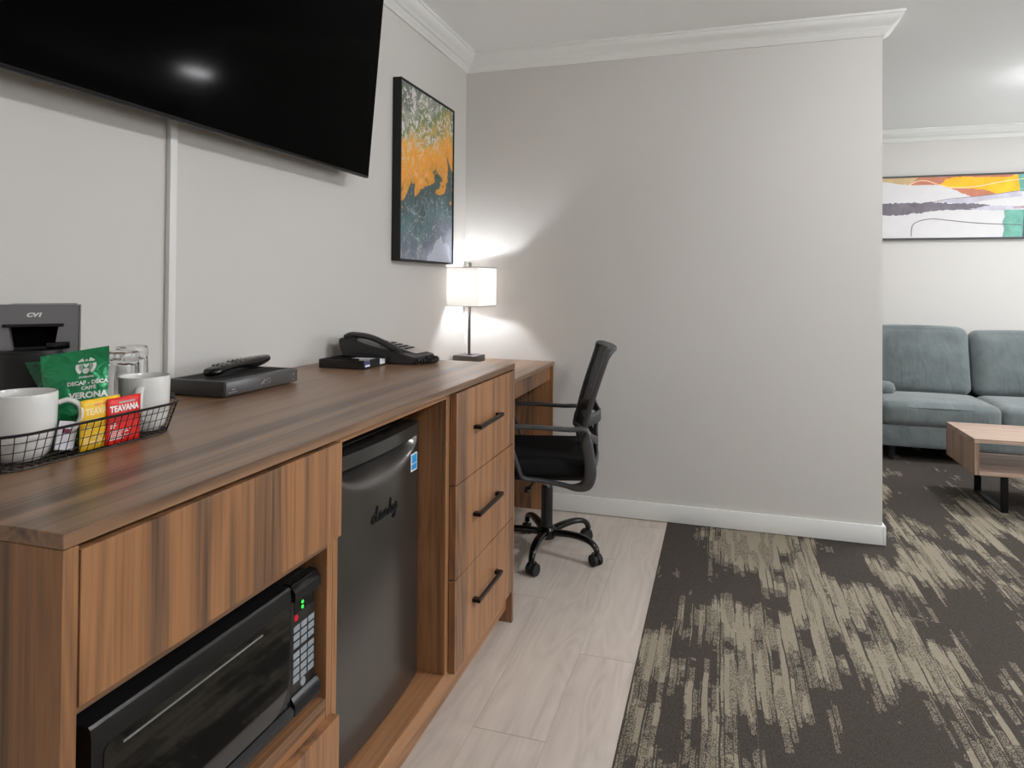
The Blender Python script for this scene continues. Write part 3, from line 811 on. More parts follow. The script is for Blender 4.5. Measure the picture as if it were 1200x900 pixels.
ty = thing('stationery_tray', 'shallow black tray of small packets in front of the telephone', 'tray', (0.16, 2.03, ZC))
bm = bmesh.new(); X0, X1, TY0, TY1, tz = 0.082, 0.250, 1.960, 2.112, ZC + 0.0005
box(bm, X0, X1, TY0, TY1, tz, tz + 0.004, 0.001, 1)
for a in ((X0, X1, TY0, TY0 + .005), (X0, X1, TY1 - .005, TY1), (X0, X0 + .005, TY0 + .005, TY1 - .005)): box(bm, *a, tz + .002, tz + .0285, 0.0012, 1)
box(bm, X0 + 0.005, 0.19, 2.03, 2.034, tz + .003, tz + .026)
box(bm, X1 - .005, X1, TY0 + .045, TY1 - .045, tz + .002, tz + .0285, .0012, 1)
solo_tray = part(ty, 'tray_body', bm, M['black_plastic'])
def packet(x0, y0, y1, label, mat, band):
    o = thing('paper_packet', label, 'packet', (x0, (y0 + y1) / 2, tz + 0.0045))
    part(o, 'wrapper', B(x0 - 0.11, x0, y0, y1, tz + 0.0045, tz + 0.0215, 0.002), mat)
    part(o, 'printed_band', B(x0 + 0.0002, x0 + 0.0008, y0 + 0.004, y1 - 0.004, tz + 0.007, tz + 0.013), band, label='pale band on the end')
packet(0.2492, 1.9655, 2.0035, 'violet packet with a white band lying in the black tray', M['violet_packet'], M['white_print'])
packet(0.2492, 2.0695, 2.105, 'white packet lying in the black tray beside the telephone', M['white_packet'], M['white_print'])

# ------------------------------------------------------------------ set-top box and remote
sb = thing('cable_box', 'flat black cable box on the worktop under the remote control', 'cable box', (0.127, 1.51, ZC))
bm = B(0.041, 0.2095, 1.364, 1.656, ZC + 0.003, 0.948, 0.003)
for x in (0.06, 0.19):
    for y in (1.39, 1.63): box(bm, x - .008, x + .008, y - .008, y + .008, ZC + .0002, ZC + .004)
shell = part(sb, 'shell', bm, M['stb'])
bm = bmesh.new()
for i in range(44):
    y = 1.376 + i * 0.0061
    for xa, xb in ((0.056, 0.118), (0.128, 0.190)): box(bm, xa, xb, y, y + 0.0026, 0.9478, 0.9484)
part(sb, 'vent_slots', bm, M['black_matte'], parent=shell)
fp = part(sb, 'front_panel', B(0.2097, 0.2135, 1.3665, 1.6535, ZC + 0.005, 0.9465, 0.0015), M['stb_front'])
bm = bmesh.new()
for p in ([(1.497, .934), (1.512, .9235)], [(1.497, .9235), (1.512, .934)], [(1.503, .937), (1.519, .930)]):
    tube(bm, [(0.2139, a, b) for a, b in p], 0.0011, 6)
tube(bm, [(0.2139, a, b) for a, b in ((1.521, .924), (1.521, .936), (1.530, .935), (1.533, .930), (1.529, .925))], 0.0011, 6, closed=True)
part(sb, 'logo', bm, M['silver'], parent=fp, label='small silver logo')
for a_ in ((1.375, 1.405, .9195, .9208), (1.386, 1.398, .9255, .9275), (1.630, 1.640, .9185, .9198)):
    part(sb, 'printed_mark', B(0.2136, 0.2140, *a_), M['silver'], parent=fp)
part(sb, 'power_light', lathe(bmesh.new(), [(0, 0), (.003, 0), (.003, .0006), (0, .0006)], (0.2136, 1.634, 0.934), 12, 'X'), M['silver'], parent=fp)

rc = thing('remote_control', 'black remote control lying across the cable box', 'remote control', (0.095, 1.53, 0.9485))
A_, B_ = Vector((0.124, 1.408, 0)), Vector((0.080, 1.700, 0)); dv = (B_ - A_); dl = dv.length; dd = dv.normalized(); sd = Vector((dd.y, -dd.x, 0))
prof = [(0.0, 0.004, 0.004), (0.02, 0.018, 0.010), (0.08, 0.023, 0.0115), (0.2, 0.024, 0.010), (0.4, 0.023, 0.0095), (0.6, 0.024, 0.0145), (0.8, 0.023, 0.0145), (0.93, 0.019, 0.010), (1.0, 0.005, 0.004)]
pz = [0.9605, 0.9605, 0.962, 0.9660, 0.9675, 0.9655, 0.9655, 0.9690, 0.972]
pp = [A_ + dv * p[0] + Vector((0, 0, z)) for p, z in zip(prof, pz)]
body = part(rc, 'body', tube(bmesh.new(), smooth_path(pp, 5), [x for p, q in zip(prof, prof[1:]) for x in [p[1] + (q[1] - p[1]) * k / 5 for k in range(5)]] + [prof[-1][1]], 18, side=tuple(sd), r2=[x for p, q in zip(prof, prof[1:]) for x in [p[2] + (q[2] - p[2]) * k / 5 for k in range(5)]] + [prof[-1][2]], power=2.6), M['black_gloss'])
for i in range(10):
    for j in (-1, 0, 1):
        t = 0.14 + i * 0.075; c = A_ + dv * t + sd * (j * 0.0115); z = 0.9735 + (0.0035 if 3 <= i <= 8 else 0.001)
        bm = B(-.0035, .0035, -.004, .004, -.003, .0022, .001, 1)
        bmesh.ops.rotate(bm, verts=bm.verts, cent=(0, 0, 0), matrix=Matrix.Rotation(math.atan2(dv.y, dv.x) - PI / 2, 3, 'Z'))
        bmesh.ops.translate(bm, verts=bm.verts, vec=(c.x, c.y, z))
        part(rc, 'button', bm, M['grey_metal'] if (i + j) % 3 else M['dark_grey'], parent=body)

# ------------------------------------------------------------------ coffee maker
HWD, CZ = 0.068, 0.2385
cm = thing('coffee_maker', 'dark grey single cup coffee maker turned out from the wall behind the basket', 'coffee maker', (0.165, 0.924, ZC), math.radians(45))
def cpart(name, bm, m, parent=None, label=None): return part(cm, name, bm, M[m], parent=parent, local=True, label=label)
bm = bmesh.new()
box(bm, -.055, .055, .0262, .150, .0005, CZ - .002, .004)
cpart('body', bm, 'dark_grey')
mz0, mz1, mx = .160, .203, 0.0
bm = bmesh.new()
prism(bm, [(-HWD, mz1), (HWD, mz1), (HWD, CZ - .003), (HWD - .003, CZ), (-HWD + .003, CZ), (-HWD, CZ - .003)], 'Y', 0, .0259)
prism(bm, [(-HWD, .12), (-.032, .12), (-.032, mz0), (-.038, mz1 - .0002), (-HWD, mz1 - .0002)], 'Y', 0, .0259)
prism(bm, [(HWD, .12), (.032, .12), (.032, mz0), (.038, mz1 - .0002), (HWD, mz1 - .0002)], 'Y', 0, .0259)
fp = cpart('front_plate', bm, 'brewer')
cpart('edge_trim', B(HWD + .0002, HWD + .0022, 0, .0255, .12, CZ - .001), 'grey_metal', fp)
cpart('mouth_lip', B(-.046, .046, -.005, .02, mz1 - .005, mz1 + .0005, .001, 1), 'black_gloss', fp)
cpart('brew_chamber', B(-.0375, .0375, .0215, .0258, .1605, mz1 - .0055), 'void_black', fp)
bm = bmesh.new(); text_bm(bm, 'CV1', 0.0098, (0.0, -0.0006, .2165), (1, 0, 0), (0, 0, 1), bold=0.0006, shear=0.25, sx=1.3)
cpart('lettering', bm, 'white_print', fp)
poly = [(.050, .0255), (-.062, .0255)]
for k in range(21):
    a = PI + PI * k / 20; poly.append((-.006 + .056 * math.cos(a), -.001 + .048 * math.sin(a)))
bm = prism(bmesh.new(), poly, 'Z', .078, .157)
bmesh.ops.bevel(bm, geom=[e for e in bm.edges if abs(e.verts[0].co.z - .157) < 1e-4 and abs(e.verts[1].co.z - .157) < 1e-4], offset=.006, segments=2, affect='EDGES')
cpart('filter_drawer', bm, 'black_plastic')
cpart('drawer_collar', B(.020, .056, -.010, -.0003, .1575, .170, .002), 'black_gloss')
cpart('cup_recess', B(-.056, .056, .010, .0258, .0325, .119), 'black_plastic')
cpart('drip_base', B(-.056, .056, -.004, .0258, .0005, .032, .002), 'black_plastic')

# ------------------------------------------------------------------ wire basket and what it holds
BX0, BX1, BY0, BY1, BH = 0.252, 0.366, 0.712, 1.062, 0.056
bk = thing('wire_basket', 'black wire mesh basket of cups and drinks on the near end of the worktop', 'basket', (0.30, 0.88, ZC))
def rrect(f, z, n=8, r0=0.056):
    """rounded rectangle flared outwards by f"""
    r = r0 + f; pts = []
    x0, x1, y0, y1 = BX0 - f, BX1 + f, BY0 - f, BY1 + f
    for cx_, cy_, a0 in ((x1 - r, y1 - r, 0), (x0 + r, y1 - r, .5 * PI), (x0 + r, y0 + r, PI), (x1 - r, y0 + r, 1.5 * PI)):
        for k in range(n): 
            a = a0 + (k / (n - 1)) * PI / 2; pts.append((cx_ + r * math.cos(a), cy_ + r * math.sin(a), z))
    out = []
    m = len(pts)
    for i in range(m):
        a, b = Vector(pts[i]), Vector(pts[(i + 1) % m])
        k = {n - 1: round((BX1 - BX0 - 2 * r0) / .0135) or 1, 2 * n - 1: round((BY1 - BY0 - 2 * r0) / .0135), 3 * n - 1: round((BX1 - BX0 - 2 * r0) / .0135) or 1, 4 * n - 1: round((BY1 - BY0 - 2 * r0) / .0135)}.get(i, 1)
        for j in range(k): out.append(a + (b - a) * j / k)
    return out
FL = 0.018
zb = ZC + 0.0018
part(bk, 'rim', tube(bmesh.new(), rrect(FL, ZC + BH), 0.0023, 8, True), M['wire'])
bm = bmesh.new()
for q in (0.0, 0.25, 0.5, 0.75): tube(bm, rrect(FL * q, zb + (BH) * q), 0.0007 if q else 0.0016, 5, True)
lo, hi = rrect(0, zb), rrect(FL, ZC + BH)
peri_lo = len(lo)
for i in range(len(lo)):
    a = lo[i]; b = hi[i]; tube(bm, [a, b], 0.0007, 5, cap=False)
part(bk, 'side_mesh', bm, M['wire'])
bm = bmesh.new()
y = BY0 + 0.012
while y < BY1 - 0.01:
    e = max(0, 0.056 - min(y - BY0, BY1 - y)); ins = 0.056 - math.sqrt(max(0, 0.056 ** 2 - e * e))
    tube(bm, [(BX0 + ins, y, zb), (BX1 - ins, y, zb)], 0.0010, 5, cap=False); y += 0.0135
x = BX0 + 0.012
while x < BX1 - 0.01:
    e = max(0, 0.056 - min(x - BX0, BX1 - x)); ins = 0.056 - math.sqrt(max(0, 0.056 ** 2 - e * e))
    tube(bm, [(x, BY0 + ins, zb + .001), (x, BY1 - ins, zb + .001)], 0.0010, 5, cap=False); x += 0.0135
part(bk, 'bottom_mesh', bm, M['wire'])
for s in (1, -1):
    yc = BY1 + FL if s > 0 else BY0 - FL
    hp = smooth_path([(0.275, yc - s * 0.001, ZC + BH + .002), (0.278, yc + s * 0.012, ZC + BH + .003), (0.299, yc + s * 0.018, ZC + BH + .003), (0.320, yc + s * 0.012, ZC + BH + .003), (0.323, yc - s * 0.001, ZC + BH + .002)], 6)
    part(bk, 'handle', tube(bmesh.new(), hp, 0.0024, 8), M['wire'])

zi = zb + 0.0024
def mug(loc, rz, label, group=None, R=0.0480, H=0.1030):
    o = thing('coffee_mug', label, 'mug', loc, rz, group)
    pr = [(0, 0.0), (R * .62, 0.0), (R * .66, 0.002), (R * .82, 0.010), (R * .93, 0.024), (R * .97, 0.040), (R, H - .004), (R * .99, H - .001), (R * .965, H), (R * .94, H - .002), (R * .92, H - .01), (R * .88, 0.03), (R * .74, 0.012), (R * .4, 0.007), (0, 0.0065)]
    part(o, 'cup', lathe(bmesh.new(), pr, (0, 0, 0), 48), M['white_ceramic'], local=True)
    hp = smooth_path([(R * .975, 0, H * .80), (R + .014, 0, H * .83), (R + .029, 0, H * .72), (R + .030, 0, H * .52), (R + .018, 0, H * .34), (R * .955, 0, H * .25)], 7)
    part(o, 'handle', tube(bmesh.new(), hp, 0.0075, 12, side=(0, 1, 0), r2=0.0042), M['white_ceramic'], local=True)
    return o
mug((0.3085, 0.7965, zi), math.radians(52), 'white mug at the near end of the basket, handle towards the pouch', None)
mug((0.3145, 1.0265, zi), math.radians(-52), 'white mug at the far end of the basket beside the red sachet', None, 0.0438, 0.1005)

def tumbler(loc, label):
    R, H = 0.034, 0.138
    pr = [(0, H), (R * .80, H), (R * .90, H - .003), (R * .93, H - .012), (R * .90, H - .022), (R * .94, H - .032), (R * .98, 0.05), (R, 0.001), (R * .985, 0.0), (R * .96, 0.001), (R * .93, 0.05), (R * .86, H - .028), (R * .6, H - .024), (0, H - .022)]
    bm = lathe(bmesh.new(), pr, (0, 0, 0), 40)
    for v in bm.verts:
        a = math.atan2(v.co.y, v.co.x); rr_ = math.hypot(v.co.x, v.co.y)
        if v.co.z > H - .03 and rr_ > R * .7:
            k = 1 + 0.03 * math.cos(10 * a); v.co.x *= k; v.co.y *= k
    solo('drinking_glass', bm, M['glass'], label, 'glass', loc, 0, None, local=True)
tumbler((0.1765, 1.103, ZC + .0005), 'clear upturned drinking glass right behind the green pouch, nearer the worktop edge')
tumbler((0.105, 1.195, ZC + .0005), 'clear upturned drinking glass closer to the wall, behind the other glass')

def pouch(name, cor, mat, label, thick, seed, n=26, loc=None):
    """pillow bag between four corners (bottom-left, bottom-right, top-right, top-left)"""
    bl, br, tr, tl = [Vector(c) for c in cor]
    N = (br - bl).cross(tl - bl).normalized(); bm = bmesh.new(); G = {}
    for s in (1, -1):
        for i in range(n + 1):
            for j in range(n + 1):
                u, v = i / n, j / n
                p = (bl * (1 - u) + br * u) * (1 - v) + (tl * (1 - u) + tr * u) * v
                vv = min(1.0, v / 0.86)
                b = max(0, (1 - (2 * u - 1) ** 2)) ** .55 * max(0, 1 - (2 * vv - 1) ** 2) ** .6 * thick / 2
                w = 0.0050 * mnoise.noise(Vector((u * 5 + v * 2, v * 7 - u * 2, seed))) * min(1, b / .006)
                ridge = 0.0016 * math.sin(v * 75) if v > 0.84 else 0
                edge = (i in (0, n) or j in (0, n))
                q = p + N * (s * (b + 0.0004) + w + ridge)
                # sides pull in a little where the bag is full
                mid = (bl * .5 + br * .5) * (1 - v) + (tl * .5 + tr * .5) * v
                q += (mid - p) * 0.05 * math.sin(PI * vv)
                if s == -1 and edge: G[(s, i, j)] = G[(1, i, j)]
                else: G[(s, i, j)] = bm.verts.new(q)
        for i in range(n):
            for j in range(n):
                vs = [G[(s, i, j)], G[(s, i + 1, j)], G[(s, i + 1, j + 1)], G[(s, i, j + 1)]]
                if s < 0: vs.reverse()
                try: bm.faces.new(vs)
                except ValueError: pass
    o = thing(name, label, 'coffee pouch', tuple((bl + br) / 2))
    part(o, 'bag', bm, mat, angle=60)
    def at(u, v, d=0.0):
        vv = min(1.0, v / 0.86); b = max(0, (1 - (2 * u - 1) ** 2)) ** .55 * max(0, 1 - (2 * vv - 1) ** 2) ** .6 * thick / 2
        p = (bl * (1 - u) + br * u) * (1 - v) + (tl * (1 - u) + tr * u) * v
        return p + N * (b + d + 0.0007 + 0.0050 * mnoise.noise(Vector((u * 5 + v * 2, v * 7 - u * 2, 3.0))) * min(1, b / .006))
    return o, at, (br - bl).normalized(), (tl - bl).normalized()
gp, at, rt, up = pouch('coffee_pouch', [(0.268, 0.866, zi + .001), (0.346, 0.924, zi + .001), (0.330, 0.934, 1.0765), (0.240, 0.879, 1.059)], M['green_foil'], 'bright green foil coffee pouch with white lettering in the basket', 0.026, 3.0)
def drape(s, size, u, v, bold, sx=1.0):
    """lettering laid on the bag's curved face"""
    bm = bmesh.new(); text_bm(bm, s, size, (0, 0, 0), (1, 0, 0), (0, 1, 0), bold=bold, depth=0, sx=sx)
    put(bm, u, v); return bm
PW, PHh = 0.1010, 0.158
def put(bm, u, v):
    for q in bm.verts: q.co = at(u + q.co.x / PW, v + q.co.y / PHh, 0.0006)
bm = bmesh.new()
for s_, size, u, v, bd in (('STARBUCKS', 0.0040, 0.68, 0.690, .0002), ('DECAF - D\u00c9CA', 0.0090, 0.69, 0.618, .0004), ('CAFF\u00c8', 0.0078, 0.71, 0.565, .0003), ('VERONA', 0.0140, 0.70, 0.475, .0006)):
    b2 = drape(s_, size, u, v, bd); me = bpy.data.meshes.new('lettering'); b2.to_mesh(me); b2.free(); bm.from_mesh(me); bpy.data.meshes.remove(me)
for k in range(9): pass
part(gp, 'lettering', bm, M['white_print'])
def disc(r0, r1, a0=0, a1=2 * PI, n=36, cx_=0, cy_=0, sx=1, sy=1):
    bm = bmesh.new(); A = []; Bq = []
    for k in range(n + 1):
        a = a0 + (a1 - a0) * k / n
        A.append(bm.verts.new((cx_ + r0 * sx * math.cos(a), cy_ + r0 * sy * math.sin(a), 0))); Bq.append(bm.verts.new((cx_ + r1 * sx * math.cos(a), cy_ + r1 * sy * math.sin(a), 0)))
    for k in range(n):
        bm.faces.new((A[k], Bq[k], Bq[k + 1], A[k + 1]))
    return bm
bm = bmesh.new()
def merge(dst, src):
    me = bpy.data.meshes.new('m'); src.to_mesh(me); src.free(); dst.from_mesh(me); bpy.data.meshes.remove(me)
# round emblem: crowned face between two wavy bands
merge(bm, disc(0.0001, 0.0046, cx_=0, cy_=.003, sy=1.25))
for s in (1, -1):
    merge(bm, disc(0.0125, 0.0185, .5 * PI - s * .35, .5 * PI - s * 2.5, 20))
    for k in range(3): merge(bm, disc(0.0065 + k * .002, 0.0073 + k * .002, .5 * PI - s * .5, .5 * PI - s * 2.75, 16))
merge(bm, disc(0.0001, 0.006, cy_=-.0095, sy=1.0)); merge(bm, disc(0.0001, .0024, cy_=.0125, n=5)); merge(bm, disc(.0001, .0017, cx_=.005, cy_=.011, n=5)); merge(bm, disc(.0001, .0017, cx_=-.005, cy_=.011, n=5))
bmesh.ops.scale(bm, vec=(.84, .84, .84), verts=bm.verts)
put(bm, 0.665, 0.815)
part(gp, 'emblem', bm, M['white_print'], label='round white emblem')

pouch('coffee_pouch', [(0.267, 0.902, zi + .001), (0.330, 0.948, zi + .001), (0.274, 0.938, 1.048), (0.197, 0.884, 1.0475)], M['dark_green_foil'], 'darker green foil coffee pouch tucked behind the bright green one', 0.016, 9.0)

def sachet(y0, y1, z1, x, lean, mats, words, label, rot=0.0):
    o = thing('tea_sachet', label, 'tea sachet', (x, (y0 + y1) / 2, zi), rot)
    w = (y1 - y0) / 2; H = z1 - zi
    def P(y, z, d=0): return (-lean * z + d, y, z)
    bm = bmesh.new(); n = 8
    rows = []
    for s in (1, -1):
        g = [[bm.verts.new(P(-w + 2 * w * i / n, H * j / n, s * (0.0006 + 0.0022 * math.sin(PI * i / n) ** .7 * math.sin(PI * j / n) ** .7))) for i in range(n + 1)] for j in range(n + 1)]
        rows.append(g)
        for j in range(n):
            for i in range(n):
                vs = [g[j][i], g[j][i + 1], g[j + 1][i + 1], g[j + 1][i]]
                bm.faces.new(vs if s > 0 else vs[::-1])
    a, b = rows
    ring = [(0, i) for i in range(n + 1)] + [(j, n) for j in range(1, n + 1)] + [(n, i) for i in range(n - 1, -1, -1)] + [(j, 0) for j in range(n - 1, 0, -1)]
    for k in range(len(ring)):
        (j0, i0), (j1, i1) = ring[k], ring[(k + 1) % len(ring)]
        bm.faces.new((a[j1][i1], a[j0][i0], b[j0][i0], b[j1][i1]))
    part(o, 'envelope', bm, mats[0], local=True)
    def putp(bm):
        for v in bm.verts:
            y, z = v.co.x, v.co.y; i = (y + w) / (2 * w); j = z / H
            v.co = P(y, z, 0.0010 + 0.0022 * max(0, math.sin(PI * min(1, max(0, i)))) ** .7 * max(0, math.sin(PI * min(1, max(0, j)))) ** .7)
    bm = text_bm(bmesh.new(), words, 0.0150, (0, H * .695, 0), (1, 0, 0), (0, 1, 0), bold=0.0006, depth=0, sx=0.86); putp(bm)
    part(o, 'lettering', bm, mats[1], local=True)
    bm = bmesh.new()
    for k in range(9):
        if k in (3,): continue
        z = H * (.44 - .043 * k); ln = [.30, .34, .26, 0, 1.25, 1.3, .9, 1.2, .8][k] * w
        segs = max(2, int(ln / .004)); 
        for q in range(segs):
            if random.random() < .12: continue
            a0 = -w * .82 + ln * q / segs; box(bm, a0, a0 + ln / segs * .86, z, z + H * .024, -1e-5, 1e-5)
    box(bm, -w * .78, -w * .1, H * .60, H * .612, -1e-5, 1e-5)
    putp(bm); part(o, 'fine_print', bm, mats[1], local=True)
    bm = bmesh.new(); box(bm, -w * .36, w * .62, H * .865, H * .90, -1e-5, 1e-5); putp(bm); part(o, 'printed_band', bm, mats[2], local=True)
    return o
sachet(0.853, 0.927, 0.9945, 0.3605, -0.02, [M['yellow'], M['yellow_print'], M['orange_print']], 'TEAVANA', 'yellow tea sachet standing in the wire basket')
sachet(0.898, 0.966, 0.9905, 0.3655, -0.02, [M['red'], M['white_print'], M['silver']], 'TEAVANA', 'red tea sachet standing in the wire basket')
o = thing('sugar_packet', 'small white sugar packet with maroon print leaning by the near mug', 'packet', (0.352, 0.838, zi), math.radians(8))
bm = B(-.001, .001, -.026, .013, 0, .045, .0008, 1)
bmesh.ops.rotate(bm, verts=bm.verts, cent=(0, 0, 0), matrix=Matrix.Rotation(math.radians(-14), 3, 'X')); bmesh.ops.translate(bm, verts=bm.verts, vec=(0, 0, 0.0065))
part(o, 'wrapper', bm, M['white_packet'], local=True)
bm = B(.0011, .0014, -.018, .004, .026, .033)
bmesh.ops.rotate(bm, verts=bm.verts, cent=(0, 0, 0), matrix=Matrix.Rotation(math.radians(-14), 3, 'X')); bmesh.ops.translate(bm, verts=bm.verts, vec=(0, 0, 0.0065))
part(o, 'print', bm, M['maroon_print'], local=True, label='maroon print')

# ------------------------------------------------------------------ office chair (local: faces -X)
CH = Vector((0.617, 2.933, 0.0)); CRZ = math.radians(15)
ch = thing('office_chair', 'black mesh back office chair on castors at the writing desk', 'chair', tuple(CH), CRZ)
def seat_slump(p, u):
    if u.x < -.5: p.z -= 0.022 * ((-u.x - .5) / .5) ** 2
    p.z -= 0.006 * (1 - u.y ** 2) * max(0, u.z) * (1 - u.x ** 2)
    return p
part(ch, 'seat', cushion(bmesh.new(), (-.045, 0, .432), (.465, .485, .078), .034, (0, 0, .006), 16, seat_slump), M['chair_fabric'], local=True, angle=60)
part(ch, 'seat_shell', B(-.24, .15, -.20, .20, .374, .396, .008), M['black_plastic'], local=True)
for s in (1, -1):
    ya = s * .268
    p0 = [(.150, ya, .600), (.08, ya, .602), (-.03, ya, .608), (-.130, ya, .610), (-.162, ya, .597), (-.160, ya, .560), (-.140, ya, .50), (-.120, ya * .97, .44), (-.10, ya * .9, .398), (-.03, ya * .86, .385), (.05, ya * .88, .372), (.110, ya * .93, .364), (.155, ya * .97, .380), (.170, ya, .43), (.162, ya, .50), (.153, ya, .56)]
    pth = smooth_path(p0, 5, True); n = len(pth)
    th = []; wd = []
    for i in range(n):
        f = i / n * len(p0)
        up_ = 1.0 if f > 12 or f < .5 else 0.0
        rear = max(0.0, min(1.0, (f - 10.5) / 1.5)) if f < 15 else max(0.0, 1 - (f - 14.8) / 1.0)
        th.append(.0085 + .0165 * rear); wd.append(.0215 if f < 3.6 or f > 15.3 else .0165)
    part(ch, 'armrest', tube(bmesh.new(), pth, wd, 14, True, side=(0, 1, 0), r2=th, power=3.0), M['chair_plastic'], local=True)
def bx_(z): return .150 + (z - .50) * .30 + .05 * max(0, (z - .62)) ** 1.5
def bp(y, z): return (bx_(z) - .035 * (abs(y) / .22) ** 2, y, z)
ol = []
W0, W1, ZB0, ZB1 = .195, .222, .535, .915
for k in range(7): ol.append((-W0 + 2 * W0 * k / 6, ZB0))
for k in range(1, 9): ol.append((W0 + (W1 - W0) * math.sin(PI / 2 * min(1, k / 6)), ZB0 + (ZB1 - .02 - ZB0) * k / 8))
for k in range(1, 8): ol.append((W1 - .014 - 2 * (W1 - .014) * (k - 1) / 6, ZB1))
for k in range(0, 8): ol.append((-(W0 + (W1 - W0) * math.sin(PI / 2 * min(1, (8 - k) / 6))), ZB1 - .02 - (ZB1 - .02 - ZB0) * k / 8))
loop = smooth_path([bp(y, z) for y, z in ol], 3, True)
rT = [.0115 + .0105 * max(0, (p.z - .885) / .045) for p in loop]
bf = part(ch, 'backrest', tube(bmesh.new(), loop, rT, 12, True, side=(1, 0, 0), r2=[.010] * len(loop), power=2.6), M['chair_plastic'], local=True, label='dark grey backrest frame')
bm = bmesh.new(); NY, NZ = 16, 20; g = []
for j in range(NZ + 1):
    z = ZB0 + .004 + (ZB1 - ZB0 - .008) * j / NZ; w = W0 + (W1 - W0) * math.sin(PI / 2 * min(1, (z - ZB0) / (ZB1 - ZB0) * 1.3)); w -= .003
    g.append([bm.verts.new(bp(-w + 2 * w * i / NY, z)) for i in range(NY + 1)])
for j in range(NZ):
    for i in range(NY): bm.faces.new((g[j][i], g[j][i + 1], g[j + 1][i + 1], g[j + 1][i]))
part(ch, 'mesh_panel', bm, M['chair_mesh'], parent=bf, local=True, label='see-through black mesh')
bm = bmesh.new()
tube(bm, smooth_path([(.07, 0, .382), (.15, 0, .385), (.205, 0, .43), (.216, 0, .50), (.214, 0, .57), (.226, 0, .64)], 6), .030, 12, side=(0, 1, 0), r2=.009, power=3)
for s in (1, -1):
    tube(bm, smooth_path([(.215, s * .01, .50), (.210, s * .09, .520), (.185, s * .17, .545), (.146, s * .198, .560)], 5), .018, 10, side=(0, 0, 1), r2=.007, power=3)
    tube(bm, smooth_path([(.213, s * .01, .47), (.212, s * .10, .46), (.196, s * .19, .45), (.168, s * .25, .45)], 5), .020, 10, side=(0, 0, 1), r2=.007, power=3)
part(ch, 'back_support', bm, M['chair_plastic'], local=True)
lum = smooth_path([bp(-.19, .62)] + [(bx_(.63) + .028, y, .632 + .01 * (1 - (y / .15) ** 2)) for y in (-.13, -.06, 0, .06, .13)] + [bp(.19, .62)], 5)
part(ch, 'lumbar_support', tube(bmesh.new(), lum, .026, 10, side=(0, 0, 1), r2=.006, power=3), M['chair_plastic'], local=True)
part(ch, 'tilt_mechanism', B(-.07, .09, -.055, .055, .335, .3738, .008), M['black_metal'], local=True)
bm = tube(bmesh.new(), smooth_path([(-.05, -.05, .352), (-.06, -.15, .350), (-.08, -.215, .345)], 5), .0055, 8); tube(bm, [(-.08, -.205, .345), (-.083, -.245, .343)], .013, 10, side=(1, 0, 0), r2=.007)
part(ch, 'tilt_lever', bm, M['black_plastic'], local=True)
part(ch, 'gas_lift', lathe(bmesh.new(), [(0, .07), (.026, .07), (.026, .285), (.024, .295), (0, .295)], (0, 0, 0), 24), M['black_plastic'], local=True)
part(ch, 'piston', lathe(bmesh.new(), [(0, .295), (.013, .295), (.013, .335), (0, .335)], (0, 0, 0), 20), M['chrome'], local=True, label='chrome piston')
part(ch, 'base_hub', lathe(bmesh.new(), [(0, .068), (.036, .068), (.044, .085), (.044, .108), (.036, .118), (0, .120)], (0, 0, 0), 28), M['black_gloss'], local=True)
for k in range(5):
    a = math.radians(-90 + 72 * k) - CRZ; d = Vector((math.cos(a), math.sin(a), 0)); s = Vector((-d.y, d.x, 0))
    def L(r, z): return d * r + Vector((0, 0, z))
    pth = smooth_path([L(.036, .096), L(.10, .105), (L(.165, .107)), L(.215, .098), L(.243, .078), L(.252, .056)], 5); n = len(pth)
    lg = part(ch, 'leg', tube(bmesh.new(), pth, [.020 - .008 * i / n for i in range(n)], 12, side=tuple(s), r2=[.014 - .004 * i / n for i in range(n)], power=2.6), M['black_gloss'], local=True)
    bm = bmesh.new(); c = d * .252; ang = 0.6 + k
    ax = Vector((math.cos(a + 1.2), math.sin(a + 1.2), 0)); fw = Vector((-ax.y, ax.x, 0))
    for sg in (1, -1):
        cc = c + ax * (sg * .013) + fw * .010 + Vector((0, 0, .0255))
        ring = [[bm.verts.new(cc + ax * h_ + (fw * math.cos(t) + Vector((0, 0, 1)) * math.sin(t)) * r_) for t in [2 * PI * q / 20 for q in range(20)]] for h_, r_ in ((-.008, .021), (-.0075, .025), (.0075, .025), (.008, .021))]
        for A1, B1 in zip(ring, ring[1:]):
            for q in range(20): bm.faces.new((A1[q], A1[(q + 1) % 20], B1[(q + 1) % 20], B1[q]))
        bm.faces.new(ring[0][::-1]); bm.faces.new(ring[-1])
    tube(bm, [c + Vector((0, 0, .028)), c + Vector((0, 0, .060))], .0065, 10)
    hood = smooth_path([c + fw * (.010 + .029 * math.cos(t)) + Vector((0, 0, .0255 + .029 * math.sin(t))) for t in (.25, .9, 1.6, 2.3, 2.9)], 4)
    tube(bm, hood, .0045, 8, side=tuple(ax), r2=.0028)
    bmesh.ops.recalc_face_normals(bm, faces=bm.faces[:])
    part(ch, 'caster', bm, M['black_matte'], parent=lg, local=True)

